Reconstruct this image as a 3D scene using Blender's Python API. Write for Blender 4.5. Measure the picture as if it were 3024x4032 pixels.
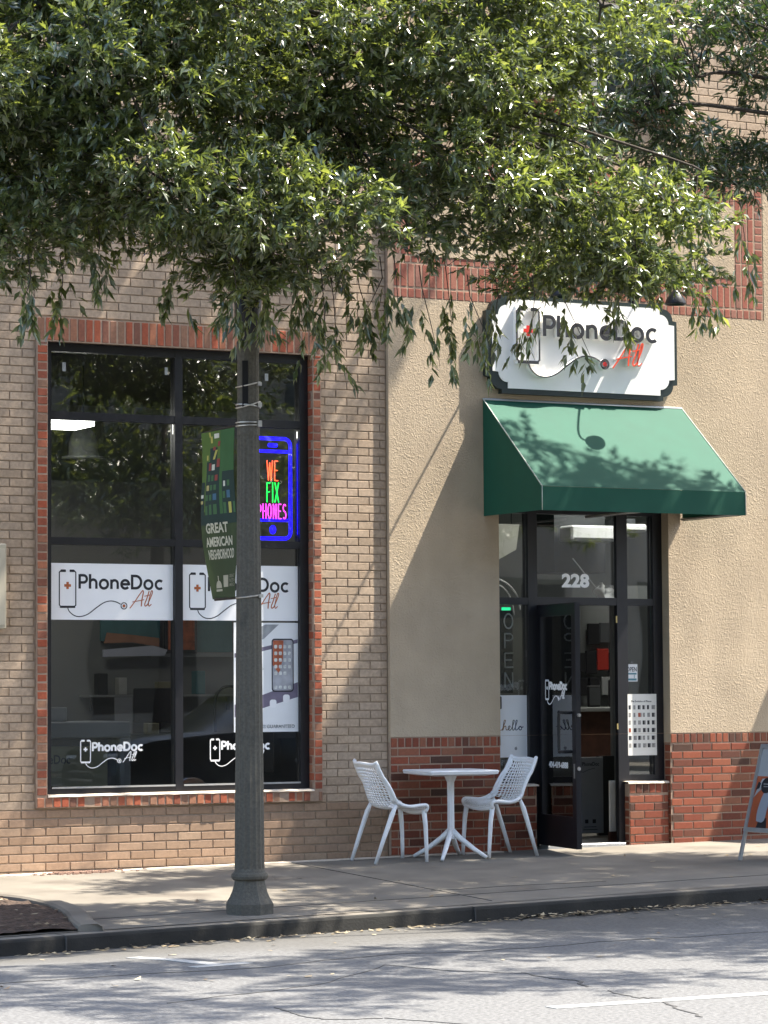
import bpy, math, random
import numpy as np
from mathutils import Vector, Matrix

# ------------------------------------------------------------------ camera, sky, sun, exposure
C = bpy.context.scene
for o in list(bpy.data.objects): bpy.data.objects.remove(o)
COL = C.collection
YAW, PITCH, ROLL = 0.485745, 0.060163, -0.006
CAM = Vector((0.0, -21.3276, 1.3489))
_f = Vector((math.sin(YAW)*math.cos(PITCH), math.cos(YAW)*math.cos(PITCH), math.sin(PITCH)))
_r = Vector((math.cos(YAW), -math.sin(YAW), 0)); _u = _r.cross(_f)
_r2 = _r*math.cos(ROLL)+_u*math.sin(ROLL); _u2 = -_r*math.sin(ROLL)+_u*math.cos(ROLL)
cam = bpy.data.cameras.new('camera'); camo = bpy.data.objects.new('camera', cam); COL.objects.link(camo)
M = Matrix.Identity(4)
for i in range(3):
    M[i][0] = _r2[i]; M[i][1] = _u2[i]; M[i][2] = -_f[i]; M[i][3] = CAM[i]
camo.matrix_world = M
cam.sensor_fit = 'VERTICAL'; cam.sensor_height = 24.0; cam.sensor_width = 18.0
cam.lens = 11500/4032*24.0
cam.clip_start = 0.1; cam.clip_end = 800
C.camera = camo
SUNV = Vector((3.14, -1.0, 5.5)).normalized()      # towards the sun
world = bpy.data.worlds.new('World'); C.world = world; world.use_nodes = True
nt = world.node_tree; bg = nt.nodes['Background']
sky = nt.nodes.new('ShaderNodeTexSky'); sky.sky_type = 'NISHITA'; sky.sun_disc = False
sky.sun_elevation = math.asin(SUNV.z); sky.sun_rotation = math.atan2(SUNV.x, SUNV.y)
sky.air_density = 1.0; sky.dust_density = 2.0; sky.ozone_density = 1.0
nt.links.new(sky.outputs[0], bg.inputs[0]); bg.inputs[1].default_value = 0.15
sl = bpy.data.lights.new('sun', 'SUN'); sl.energy = 4.6; sl.angle = math.radians(0.53); sl.color = (1.0, 0.93, 0.82)
so = bpy.data.objects.new('sun', sl); COL.objects.link(so)
so.rotation_euler = (-SUNV).to_track_quat('-Z', 'Y').to_euler(); so.location = (20, -10, 30)
C.view_settings.view_transform = 'Standard'; C.view_settings.look = 'None'
C.view_settings.exposure = 1.9; C.view_settings.gamma = 1.0
C.render.engine = 'CYCLES'
C.cycles.max_bounces = 8; C.cycles.transparent_max_bounces = 12; C.cycles.glossy_bounces = 3
C.cycles.caustics_reflective = False; C.cycles.caustics_refractive = False

rnd = random.Random(11)
# ------------------------------------------------------------------ materials
MATS = {}
def mat(name, col=(.5,.5,.5), rough=.6, metal=0.0, var=0.0, vscale=8.0, bump=0.0, bscale=60.0, bdist=0.002, spec=0.5,
        emit=None, estr=0.0, tone=None, dark=None, trans=0.0, detail=4.0):
    """procedural Principled material; tone = list of colours picked by the 'tone' attribute"""
    m = bpy.data.materials.new(name); m.use_nodes = True; t = m.node_tree; n = t.nodes; L = t.links
    b = n['Principled BSDF']
    b.inputs['Roughness'].default_value = rough; b.inputs['Metallic'].default_value = metal
    b.inputs['Specular IOR Level'].default_value = spec
    tc = n.new('ShaderNodeTexCoord'); src = None
    if tone:
        at = n.new('ShaderNodeAttribute'); at.attribute_name = 'tone'
        sep = n.new('ShaderNodeSeparateColor'); L.new(at.outputs['Color'], sep.inputs[0])
        cr = n.new('ShaderNodeValToRGB'); cr.color_ramp.interpolation = 'LINEAR'
        els = cr.color_ramp.elements
        while len(els) < len(tone): els.new(0.5)
        for i, c in enumerate(tone):
            els[i].position = i/(len(tone)-1); els[i].color = (*c, 1)
        L.new(sep.outputs[0], cr.inputs[0])
        hs = n.new('ShaderNodeHueSaturation'); L.new(cr.outputs[0], hs.inputs['Color'])
        mr = n.new('ShaderNodeMapRange'); mr.inputs[3].default_value = .93; mr.inputs[4].default_value = 1.08
        L.new(sep.outputs[1], mr.inputs[0]); L.new(mr.outputs[0], hs.inputs['Value'])
        src = hs.outputs[0]
    if var > 0 or dark:
        no = n.new('ShaderNodeTexNoise'); no.inputs['Scale'].default_value = vscale; no.inputs['Detail'].default_value = detail
        L.new(tc.outputs['Object'], no.inputs['Vector'])
        mx = n.new('ShaderNodeMix'); mx.data_type = 'RGBA'; mx.blend_type = 'MULTIPLY'; mx.inputs[0].default_value = 1.0
        r2 = n.new('ShaderNodeMapRange'); r2.inputs[1].default_value = .3; r2.inputs[2].default_value = .7
        r2.inputs[3].default_value = 1-var; r2.inputs[4].default_value = 1+var
        L.new(no.outputs[0], r2.inputs[0])
        if src: L.new(src, mx.inputs[6])
        else: mx.inputs[6].default_value = (*col, 1)
        L.new(r2.outputs[0], mx.inputs[7]); src = mx.outputs[2]
        if dark:
            n3 = n.new('ShaderNodeTexNoise'); n3.inputs['Scale'].default_value = dark[0]; n3.inputs['Detail'].default_value = 6
            L.new(tc.outputs['Object'], n3.inputs['Vector'])
            r3 = n.new('ShaderNodeMapRange'); r3.inputs[1].default_value = dark[1]; r3.inputs[2].default_value = dark[1]+.15
            L.new(n3.outputs[0], r3.inputs[0])
            m3 = n.new('ShaderNodeMix'); m3.data_type = 'RGBA'; L.new(r3.outputs[0], m3.inputs[0])
            L.new(src, m3.inputs[6]); m3.inputs[7].default_value = (*dark[2], 1); src = m3.outputs[2]
    if src: L.new(src, b.inputs['Base Color'])
    else: b.inputs['Base Color'].default_value = (*col, 1)
    if bump > 0:
        nb = n.new('ShaderNodeTexNoise'); nb.inputs['Scale'].default_value = bscale; nb.inputs['Detail'].default_value = 5
        L.new(tc.outputs['Object'], nb.inputs['Vector'])
        bp = n.new('ShaderNodeBump'); bp.inputs['Strength'].default_value = bump; bp.inputs['Distance'].default_value = bdist
        L.new(nb.outputs[0], bp.inputs['Height']); L.new(bp.outputs[0], b.inputs['Normal'])
    if emit:
        b.inputs['Emission Color'].default_value = (*emit, 1); b.inputs['Emission Strength'].default_value = estr
    if trans > 0:
        tr = n.new('ShaderNodeBsdfTranslucent'); ms = n.new('ShaderNodeMixShader'); ms.inputs[0].default_value = trans
        if src: L.new(src, tr.inputs[0])
        else: tr.inputs[0].default_value = (*col, 1)
        L.new(b.outputs[0], ms.inputs[1]); L.new(tr.outputs[0], ms.inputs[2])
        L.new(ms.outputs[0], n['Material Output'].inputs[0])
    MATS[name] = m
    return m

TAN = mat('tan_brick', rough=.85, tone=[(0.339,0.250,0.172),(0.413,0.308,0.216),(0.371,0.281,0.202),(0.446,0.335,0.235)], var=.16, vscale=40, bump=.5, bscale=160, bdist=.0015)
TANLOW = mat('browner_tan_brick', rough=.85, tone=[(0.299,0.195,0.124),(0.347,0.232,0.152),(0.322,0.214,0.142),(0.378,0.262,0.173)], var=.12, vscale=40, bump=.5, bscale=160, bdist=.0015)  # browner than the wall above, for the lowest courses
RED = mat('red_brick', rough=.85, tone=[(0.071,0.032,0.019),(0.172,0.041,0.019),(0.223,0.053,0.024),(0.254,0.068,0.031),(0.223,0.090,0.048)], var=.14, vscale=50, bump=.5, bscale=160, bdist=.0015)
REDMIX = mat('mixed_red_brick', rough=.85, tone=[(0.190,0.085,0.054),(0.315,0.072,0.032),(0.362,0.093,0.043),(0.258,0.145,0.090),(0.400,0.145,0.072)], var=.14, vscale=50, bump=.5, bscale=160, bdist=.0015)
MORT = mat('tan_mortar', (0.357,0.272,0.196), .95, var=.12, vscale=30, bump=.6, bscale=120)
MORTR = mat('pale_mortar', (0.359,0.255,0.183), .95, var=.12, vscale=30, bump=.6, bscale=120)
CREAM = mat('cream_mortar', (0.612,0.527,0.425), .95, var=.08, vscale=30, bump=.5, bscale=100)
BLACKFR = mat('black_frame', (0.010,0.010,0.013), .38, var=.2, vscale=6)
CONC = mat('concrete', (0.164,0.146,0.118), .92, var=.2, vscale=2.2, bump=.5, bscale=90, bdist=.003, dark=(1.3,.58,(0.104,0.088,0.070)), detail=8)
CURB = mat('curb_face', (.019,.018,.015), .95, var=.35, vscale=5, bump=.6, bscale=60, bdist=.004)
WHITEP = mat('white_paint', (.36,.36,.345), .8, var=.12, vscale=25, bump=.3)
WVINYL = mat('white_vinyl', (.90,.91,.92), .25, var=.03, vscale=3)
INK = mat('black_ink', (.012,.013,.018), .5, var=.1)
DECAL = mat('white_decal', (.95,.95,.94), .5, var=.02)
ORANGE = mat('orange_ink', (.42,.11,.03), .5, var=.1, vscale=30)
REDINK = mat('red_ink', (.62,.02,.015), .45, var=.03)
ORRED = mat('orange_red_letters', (.75,.07,.02), .4, var=.03)
SIGNW = mat('sign_white', (.88,.87,.84), .45, var=.02)
SIGNB = mat('sign_dark_green', (.012,.022,.02), .4, var=.1)
AWN = mat('green_canvas', (0.004,0.074,0.044), .75, var=.06, vscale=5, bump=.2, bscale=400, bdist=.0005, spec=.4, trans=.01)
PIPE = mat('pale_piping', (0.496,0.528,0.464), .6, var=.05)
PLASTIC = mat('white_plastic', (.86,.86,.85), .42, var=.03, vscale=12)
DARKMET = mat('dark_metal', (0.025,0.026,0.029), .4, metal=.6, var=.1)
GALV = mat('galvanised_strap', (.5,.48,.44), .4, metal=.7, var=.2, vscale=20)
ALU = mat('brushed_frame', (.42,.43,.43), .4, metal=.5, var=.08)
AGG = mat('aggregate_concrete', (0.090,0.082,0.064), .8, var=.22, vscale=60, bump=.9, bscale=130, bdist=.004, dark=(4,.58,(0.035,0.035,0.031)))
SOIL = mat('bark_mulch', (.06,.038,.026), .95, var=.6, vscale=30, bump=1.0, bscale=50, bdist=.02)
LITTER = mat('dry_leaf', (0.240,0.184,0.104), .85, tone=[(0.128,0.088,0.048),(0.272,0.216,0.128),(0.336,0.288,0.192),(0.176,0.128,0.080)], var=.15)
BARK = mat('bark', (.06,.048,.038), .95, var=.4, vscale=25, bump=1.0, bscale=40, bdist=.01)

def leafmat(name, cols, rough=.34, trans=.42):
    m = mat(name, rough=rough, tone=cols, spec=1.0, trans=trans)
    n = m.node_tree.nodes; b = n['Principled BSDF']; b.inputs['Coat Weight'].default_value=1.0; b.inputs['Coat Roughness'].default_value=.22
    for nd in n:
        if nd.bl_idname == 'ShaderNodeBsdfTranslucent':
            g = n.new('ShaderNodeMix'); g.data_type='RGBA'; g.blend_type='MULTIPLY'; g.inputs[0].default_value=1
            l = nd.inputs[0].links[0]; m.node_tree.links.new(l.from_socket, g.inputs[6]); g.inputs[7].default_value=(1.6,1.5,.55,1)
            m.node_tree.links.new(g.outputs[2], nd.inputs[0])
    return m
LEAF = leafmat('oak_leaf', [(.050,.072,.036),(.092,.128,.055),(.165,.210,.085),(.29,.335,.15)])
LEAFD = leafmat('shaded_oak_leaf', [(.035,.065,.022),(.045,.085,.025),(.06,.10,.03)], trans=.3)  # darker copy of the oak leaf, its shade put into the colour

def stucco():
    m = mat('stucco', (0.462,0.367,0.257), .95, var=.10, vscale=2.2, dark=(1.1,.66,(0.392,0.300,0.203)))
    t = m.node_tree; n = t.nodes; L = t.links; b = n['Principled BSDF']
    tc = n.new('ShaderNodeTexCoord')
    nz = n.new('ShaderNodeTexNoise'); nz.inputs['Scale'].default_value = 26; nz.inputs['Detail'].default_value = 3; nz.inputs['Distortion'].default_value = 1.6
    n2 = n.new('ShaderNodeTexNoise'); n2.inputs['Scale'].default_value = 75; n2.inputs['Detail'].default_value = 4
    ab = n.new('ShaderNodeMath'); ab.operation='SUBTRACT'; ab.inputs[1].default_value=.5
    a2 = n.new('ShaderNodeMath'); a2.operation='ABSOLUTE'
    ad = n.new('ShaderNodeMath'); ad.operation='MULTIPLY_ADD'; ad.inputs[1].default_value=.35
    L.new(tc.outputs['Object'], nz.inputs['Vector']); L.new(tc.outputs['Object'], n2.inputs['Vector'])
    L.new(nz.outputs[0], ab.inputs[0]); L.new(ab.outputs[0], a2.inputs[0])
    L.new(n2.outputs[0], ad.inputs[0]); L.new(a2.outputs[0], ad.inputs[2])
    mp = n.new('ShaderNodeMapping'); mp.inputs['Scale'].default_value=(3.2,3.2,.4); L.new(tc.outputs['Object'], mp.inputs[0])
    n4 = n.new('ShaderNodeTexNoise'); n4.inputs['Scale'].default_value=1.0; n4.inputs['Detail'].default_value=5; L.new(mp.outputs[0], n4.inputs['Vector'])
    r4 = n.new('ShaderNodeMapRange'); r4.inputs[1].default_value=.35; r4.inputs[2].default_value=.72; r4.inputs[3].default_value=1.02; r4.inputs[4].default_value=.91; L.new(n4.outputs[0], r4.inputs[0])
    m4 = n.new('ShaderNodeMix'); m4.data_type='RGBA'; m4.blend_type='MULTIPLY'; m4.inputs[0].default_value=1
    L.new(b.inputs['Base Color'].links[0].from_socket, m4.inputs[6]); L.new(r4.outputs[0], m4.inputs[7]); L.new(m4.outputs[2], b.inputs['Base Color'])
    bp = n.new('ShaderNodeBump'); bp.inputs['Strength'].default_value=.9; bp.inputs['Distance'].default_value=.010
    L.new(ad.outputs[0], bp.inputs['Height']); L.new(bp.outputs[0], b.inputs['Normal'])
    return m
STUC = stucco()

def glassmat(name, refl=1.0, tint=(.955,.97,.965)):
    m = bpy.data.materials.new(name); m.use_nodes = True; t = m.node_tree; n = t.nodes; L = t.links
    n.remove(n['Principled BSDF'])
    tr = n.new('ShaderNodeBsdfTransparent'); tr.inputs[0].default_value = (*tint, 1)
    gl = n.new('ShaderNodeBsdfGlossy'); gl.inputs['Roughness'].default_value = 0.012
    tc = n.new('ShaderNodeTexCoord'); no = n.new('ShaderNodeTexNoise'); no.inputs['Scale'].default_value = .9; no.inputs['Detail'].default_value = 1
    bp = n.new('ShaderNodeBump'); bp.inputs['Strength'].default_value = .25; bp.inputs['Distance'].default_value = .012
    L.new(tc.outputs['Object'], no.inputs['Vector']); L.new(no.outputs[0], bp.inputs['Height']); L.new(bp.outputs[0], gl.inputs['Normal'])
    fr = n.new('ShaderNodeFresnel'); fr.inputs[0].default_value = 1.5
    mu = n.new('ShaderNodeMath'); mu.operation = 'MULTIPLY'; mu.inputs[1].default_value = refl; mu.use_clamp = True
    mx = n.new('ShaderNodeMixShader')
    L.new(fr.outputs[0], mu.inputs[0]); L.new(mu.outputs[0], mx.inputs[0]); L.new(tr.outputs[0], mx.inputs[1]); L.new(gl.outputs[0], mx.inputs[2])
    L.new(mx.outputs[0], n['Material Output'].inputs[0])
    return m
GLASS = glassmat('window_glass', 2.2)

def roadmat():
    m = mat('asphalt', (0.115,0.115,0.113), .9, var=.42, vscale=40, bump=.9, bscale=110, bdist=.004, dark=(.5,.62,(0.081,0.081,0.082)), detail=3)
    t = m.node_tree; n = t.nodes; L = t.links; b = n['Principled BSDF']
    tc = n.new('ShaderNodeTexCoord'); sp = n.new('ShaderNodeSeparateXYZ'); L.new(tc.outputs['Object'], sp.inputs[0])
    no = n.new('ShaderNodeTexNoise'); no.inputs['Scale'].default_value = .8; no.inputs['Detail'].default_value=6; L.new(tc.outputs['Object'], no.inputs['Vector'])
    # oil-darkened, dirty gutter lane close to the kerb
    ma = n.new('ShaderNodeMath'); ma.operation='MULTIPLY_ADD'; ma.inputs[1].default_value = 1.3; L.new(no.outputs[0], ma.inputs[0]); L.new(sp.outputs[1], ma.inputs[2])
    mr = n.new('ShaderNodeMapRange'); mr.inputs[1].default_value=-4.5; mr.inputs[2].default_value=-3.2; mr.inputs[3].default_value=0; mr.inputs[4].default_value=.8
    L.new(ma.outputs[0], mr.inputs[0])
    mx = n.new('ShaderNodeMix'); mx.data_type='RGBA'; L.new(mr.outputs[0], mx.inputs[0])
    src = b.inputs['Base Color'].links[0].from_socket; L.new(src, mx.inputs[6]); mx.inputs[7].default_value=(.07,.065,.055,1)
    L.new(mx.outputs[2], b.inputs['Base Color'])
    return m
ROAD = roadmat()

# ------------------------------------------------------------------ mesh helpers
WLOC = {}
class MB:
    def __init__(s): s.v=[]; s.f=[]; s.m=[]; s.t=[]; s.g=[]
    def add(s, vs, fs, mi=0, tone=None):
        b=len(s.v); s.g.append((b,len(s.f))); s.v+= [tuple(p) for p in vs]; s.f+=[tuple(b+i for i in f) for f in fs]; s.m+=[mi]*len(fs)
        s.t += [tone or (.5,.5,.5)]*len(vs)
        return s
    def box(s, x0,x1,y0,y1,z0,z1, mi=0, bev=0.0, tone=None):
        if x0>x1: x0,x1=x1,x0
        if y0>y1: y0,y1=y1,y0
        if z0>z1: z0,z1=z1,z0
        if bev<=0:
            vs=[(x,y,z) for z in (z0,z1) for y in (y0,y1) for x in (x0,x1)]
            return s.add(vs,[(0,2,3,1),(4,5,7,6),(0,1,5,4),(2,6,7,3),(0,4,6,2),(1,3,7,5)],mi,tone)
        b=min(bev,(x1-x0)*.45,(y1-y0)*.45,(z1-z0)*.45)
        vs=[];
        def idx(ax,i,j,k): return ax*8+i*4+j*2+k
        for ax in range(3):
            for i in (0,1):
                for j in (0,1):
                    for k in (0,1):
                        x=(x0,x1)[i]; y=(y0,y1)[j]; z=(z0,z1)[k]
                        if ax!=0: x+= b if i==0 else -b
                        if ax!=1: y+= b if j==0 else -b
                        if ax!=2: z+= b if k==0 else -b
                        vs.append((x,y,z))
        fs=[]
        for i in (0,1):
            q=[idx(0,i,0,0),idx(0,i,1,0),idx(0,i,1,1),idx(0,i,0,1)]; fs.append(q if i else q[::-1])
            q=[idx(1,0,i,0),idx(1,0,i,1),idx(1,1,i,1),idx(1,1,i,0)]; fs.append(q if i else q[::-1])
            q=[idx(2,0,0,i),idx(2,1,0,i),idx(2,1,1,i),idx(2,0,1,i)]; fs.append(q if i else q[::-1])
        for i in (0,1):
            for j in (0,1):
                fs.append([idx(0,i,j,0),idx(1,i,j,0),idx(1,i,j,1),idx(0,i,j,1)])
                fs.append([idx(0,i,0,j),idx(2,i,0,j),idx(2,i,1,j),idx(0,i,1,j)])
                fs.append([idx(1,0,i,j),idx(2,0,i,j),idx(2,1,i,j),idx(1,1,i,j)])
        for i in (0,1):
            for j in (0,1):
                for k in (0,1): fs.append([idx(0,i,j,k),idx(1,i,j,k),idx(2,i,j,k)])
        return s.add(vs,fs,mi,tone)
    def tube(s, pts, r, seg=8, closed=False, mi=0, cap=True):
        pts=[Vector(p) for p in pts]; n=len(pts)
        if not closed and n>2:
            for i in range(1,n-1):
                if (pts[i]-pts[i-1]).angle(pts[i+1]-pts[i],0)>1.0:
                    ra,rb=(r[:i+1],r[i:]) if isinstance(r,(list,tuple)) else (r,r)
                    s.tube(pts[:i+1],ra,seg,False,mi,cap); return s.tube(pts[i:],rb,seg,False,mi,cap)
        rs = r if isinstance(r,(list,tuple)) else [r]*n
        t0=(pts[1]-pts[0]).normalized(); up=Vector((0,0,1)) if abs(t0.z)<.9 else Vector((1,0,0))
        nrm=(up-t0*up.dot(t0)).normalized(); vs=[]
        for i,p in enumerate(pts):
            a=pts[(i-1)%n] if (i>0 or closed) else p; b=pts[(i+1)%n] if (i<n-1 or closed) else p
            t=(b-a).normalized(); nrm=(nrm-t*nrm.dot(t)); nrm.normalize(); bi=t.cross(nrm)
            for k in range(seg):
                an=2*math.pi*k/seg; vs.append(p+(nrm*math.cos(an)+bi*math.sin(an))*rs[i])
        fs=[]
        for i in range(n if closed else n-1):
            j=(i+1)%n
            for k in range(seg):
                l=(k+1)%seg; fs.append((i*seg+k,i*seg+l,j*seg+l,j*seg+k))
        if cap and not closed: fs.append(tuple(range(seg))[::-1]); fs.append(tuple((n-1)*seg+k for k in range(seg)))
        return s.add(vs,fs,mi)
    def lathe(s, prof, c=(0,0,0), seg=24, mi=0, flute=0.0, axis=None):
        vs=[]; n=len(prof)
        for (r,z) in prof:
            for k in range(seg):
                a=2*math.pi*k/seg; rr=r*(1-flute*(k%2)) if flute else r
                vs.append((c[0]+rr*math.cos(a),c[1]+rr*math.sin(a),c[2]+z))
        fs=[]
        for i in range(n-1):
            for k in range(seg):
                l=(k+1)%seg; fs.append((i*seg+k,i*seg+l,(i+1)*seg+l,(i+1)*seg+k))
        fs.append(tuple(range(seg))[::-1]); fs.append(tuple((n-1)*seg+k for k in range(seg)))
        return s.add(vs,fs,mi)
    def prism(s, poly, F, n0, n1, mi=0):
        """2D polygon (u,v) in frame F, extruded between offsets n0 and n1"""
        poly=[(p[0],p[1]) for p in poly]; k=len(poly); vs=[F(u,v,n0) for u,v in poly]+[F(u,v,n1) for u,v in poly]
        fs=[tuple(range(k))[::-1], tuple(range(k,2*k))]+[(i,(i+1)%k,k+(i+1)%k,k+i) for i in range(k)]
        return s.add(vs,fs,mi)
    def ribbon(s, pts, w, F, n0, n1, closed=False, mi=0):
        pts=[Vector((p[0],p[1])) for p in pts]; n=len(pts); Ls=[];Rs=[]
        for i,p in enumerate(pts):
            a=pts[(i-1)%n] if (i>0 or closed) else None; b=pts[(i+1)%n] if (i<n-1 or closed) else None
            d1=(p-a).normalized() if a is not None else None; d2=(b-p).normalized() if b is not None else None
            if d1 is None: d1=d2
            if d2 is None: d2=d1
            n1v=Vector((-d1.y,d1.x)); n2v=Vector((-d2.y,d2.x)); mv=n1v+n2v
            if mv.length<1e-6: mv=n1v
            mv.normalize(); sc=1/max(.35,mv.dot(n1v)); ww=(w[i] if isinstance(w,(list,tuple)) else w)/2
            Ls.append(p+mv*ww*sc); Rs.append(p-mv*ww*sc)
        vs=[];
        for q in (n0,n1):
            for l,r in zip(Ls,Rs): vs+= [F(l.x,l.y,q),F(r.x,r.y,q)]
        fs=[]; o=2*n; m=n if closed else n-1
        for i in range(m):
            j=(i+1)%n
            fs.append((o+2*i,o+2*i+1,o+2*j+1,o+2*j)); fs.append((2*i,2*j,2*j+1,2*i+1))
            fs.append((2*i,o+2*i,o+2*j,2*j)); fs.append((2*i+1,2*j+1,o+2*j+1,o+2*i+1))
        if not closed: fs.append((0,1,o+1,o)); fs.append((2*n-2,o+2*n-2,o+2*n-1,2*n-1))
        return s.add(vs,fs,mi)
    def each(s, name, mats, parent=None, smooth=False):
        """one object for every piece that was added"""
        out=[]; g=s.g+[(len(s.v),len(s.f))]
        for (v0,f0),(v1,f1) in zip(g,g[1:]):
            q=MB(); q.add(s.v[v0:v1],[tuple(i-v0 for i in f) for f in s.f[f0:f1]]); out.append(q.obj(name,mats,parent,smooth=smooth))
        return out
    def quad(s, a,b,c,d, mi=0): return s.add([a,b,c,d],[(0,1,2,3)],mi)
    def obj(s, name, mats, parent=None, smooth=False, tone=False, sharp=None):
        if not isinstance(mats,(list,tuple)): mats=[mats]
        w = WLOC.get(parent.name, Vector((0,0,0))) if parent else Vector((0,0,0))
        me=bpy.data.meshes.new(name)
        me.from_pydata([(a-w.x,b-w.y,c-w.z) for a,b,c in s.v],[],s.f)
        for m in mats: me.materials.append(m)
        if len(mats)>1: me.polygons.foreach_set('material_index', s.m)
        if tone:
            at=me.attributes.new('tone','FLOAT_COLOR','POINT')
            at.data.foreach_set('color', [x for t in s.t for x in (*t,1.0)])
        if smooth:
            me.polygons.foreach_set('use_smooth',[True]*len(me.polygons))
            if sharp:
                try: me.set_sharp_from_angle(angle=math.radians(sharp))
                except Exception: pass
        me.update()
        o=bpy.data.objects.new(name,me); COL.objects.link(o)
        if parent: o.parent=parent; WLOC[o.name]=w.copy()
        else: WLOC[o.name]=Vector((0,0,0))
        return o
def frame(o, ex, ey, en):
    o=Vector(o); ex=Vector(ex); ey=Vector(ey); en=Vector(en)
    return lambda u,v,n=0: tuple(o+ex*u+ey*v+en*n)
def face(Y): return frame((0,Y,0),(1,0,0),(0,0,1),(0,-1,0))       # facade frame: u = X, v = Z, n = towards the street
def tag(o, label, cat, group=None, kind=None):
    if label: o['label']=label
    if cat: o['category']=cat
    if group: o['group']=group
    if kind: o['kind']=kind
    return o
def thing(name, label, cat, loc=(0,0,0), group=None):
    o=bpy.data.objects.new(name,None); COL.objects.link(o); o.location=loc; o.empty_display_size=.2
    WLOC[o.name]=Vector(loc); return tag(o,label,cat,group)
def structure(o): o['kind']='structure'; return o

def plane_holes(mb, F, u0,u1,v0,v1, holes, n, mi=0):
    us=sorted({u0,u1,*[min(max(h[i],u0),u1) for h in holes for i in (0,1)]}); vs=sorted({v0,v1,*[min(max(h[i],v0),v1) for h in holes for i in (2,3)]})
    for a,b in zip(us,us[1:]):
        for c,d in zip(vs,vs[1:]):
            cu,cv=(a+b)/2,(c+d)/2
            if any(h[0]<cu<h[1] and h[2]<cv<h[3] for h in holes): continue
            mb.add([F(a,c,n),F(b,c,n),F(b,d,n),F(a,d,n)],[(0,1,2,3)],mi)
def bricks(mb, F, u0,u1,v0,v1, bw, bh, holes=(), joint=.0095, depth=.007, bev=.0022, phase=0.0, stagger=.5, mi=0, tone=None, v_from=None, jit=.0012):
    r=0; v=v0 if v_from is None else v_from
    R=rnd
    while v<v1-.012:
        va=max(v,v0)+joint/2; vb=min(v+bh,v1)-joint/2
        if vb-va>.01:
            u=u0-bw+phase-(bw*stagger if r%2 else 0)
            while u+bw<=u0+1e-6: u+=bw
            while u<u1:
                iv=[(max(u,u0),min(u+bw,u1))]; cv=(va+vb)/2
                for h in holes:
                    if h[2]<cv<h[3]:
                        nx=[]
                        for a,b in iv:
                            if h[1]<=a or h[0]>=b: nx.append((a,b)); continue
                            if a<h[0]: nx.append((a,h[0]))
                            if b>h[1]: nx.append((h[1],b))
                        iv=nx
                for a,b in iv:
                    ua=a+joint/2; ub=b-joint/2
                    if ub-ua<.012: continue
                    j=R.uniform(-jit,jit); d=R.uniform(-.0012,.0012); e=R.uniform(-.0012,.0012)
                    P=[(ua+d,va+e),(ub+d,va),(ub,vb+e),(ua,vb)]
                    c=((ua+ub)/2,(va+vb)/2); vs=[]
                    for (x,y) in P: vs.append(F(x+(bev if x<c[0] else -bev),y+(bev if y<c[1] else -bev),j))
                    for (x,y) in P: vs.append(F(x,y,j-bev*.8))
                    for (x,y) in P: vs.append(F(x,y,-depth-.004))
                    fs=[(0,1,2,3)]+[(4+i,4+(i+1)%4,(i+1)%4,i) for i in range(4)]+[(8+i,8+(i+1)%4,4+(i+1)%4,4+i) for i in range(4)]
                    tn=(R.random(),R.random(),R.random()) if tone is None else tone(cv,R)
                    mb.add(vs,fs,mi,tn)
                u+=bw
        v+=bh; r+=1

# stroke letters (cap height 1): list of polylines
def arc(cx,cy,rx,ry,a0,a1,n=12): return [(cx+rx*math.cos(math.radians(a0+(a1-a0)*i/n)),cy+ry*math.sin(math.radians(a0+(a1-a0)*i/n))) for i in range(n+1)]
LET={
 'P':([[(.07,0),(.07,1)],[(.07,.93)]+[(.35,.93)]+arc(.36,.68,.25,.25,90,-90)+[(.07,.43)]],.68),
 'h':([[(.07,0),(.07,1.02)],[(.07,.30)]+arc(.31,.40,.24,.24,175,0)+[(.55,0)]],.66),
 'o':([arc(.36,.33,.30,.30,0,360,24)[:-1]+['c']],.76),
 'n':([[(.07,0),(.07,.66)],[(.07,.30)]+arc(.31,.37,.24,.24,175,0)+[(.55,0)]],.66),
 'e':([[(.10,.34),(.62,.34)]+arc(.36,.33,.29,.29,4,320,24)],.72),
 'D':([[(.07,.07),(.07,.93),(.33,.93)]+arc(.34,.5,.42,.43,90,-90,16)+['c']],.86),
 'c':([arc(.36,.33,.29,.29,48,312,20)],.66),
 'W':([[(0,1),(.16,.03),(.32,.9),(.48,.03),(.64,1)]],.68),
 'E':([[(.45,.97),(.05,.97),(.05,.03),(.45,.03)],[(.05,.52),(.38,.52)]],.52),
 'F':([[(.45,.97),(.05,.97),(.05,0)],[(.05,.52),(.38,.52)]],.52),
 'I':([[(.05,0),(.05,1)]],.16),
 'X':([[(0,1),(.46,0)],[(.46,1),(0,0)]],.52),
 'H':([[(.05,0),(.05,1)],[(.45,0),(.45,1)],[(.05,.5),(.45,.5)]],.56),
 'O':([arc(.25,.5,.22,.48,0,360,24)[:-1]+['c']],.56),
 'N':([[(.05,0),(.05,1),(.43,0),(.43,1)]],.54),
 'S':([arc(.23,.74,.18,.23,30,250,12)+arc(.23,.26,.18,.25,80,-150,12)],.50),
 'p':([[(.05,0),(.05,1)],[(.05,.97),(.25,.97)]+arc(.25,.74,.18,.23,90,-90)+[(.05,.51)]],.52),
}
def word_strokes(txt, gap=.06):
    out=[];x=0
    for ch in txt:
        st,w=LET[ch]
        for s_ in st:
            cl = s_[-1]=='c'; pts=[(x+p[0],p[1]) for p in (s_[:-1] if cl else s_)]
            out.append((pts,cl))
        x+=w+gap
    return out, x-gap
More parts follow.
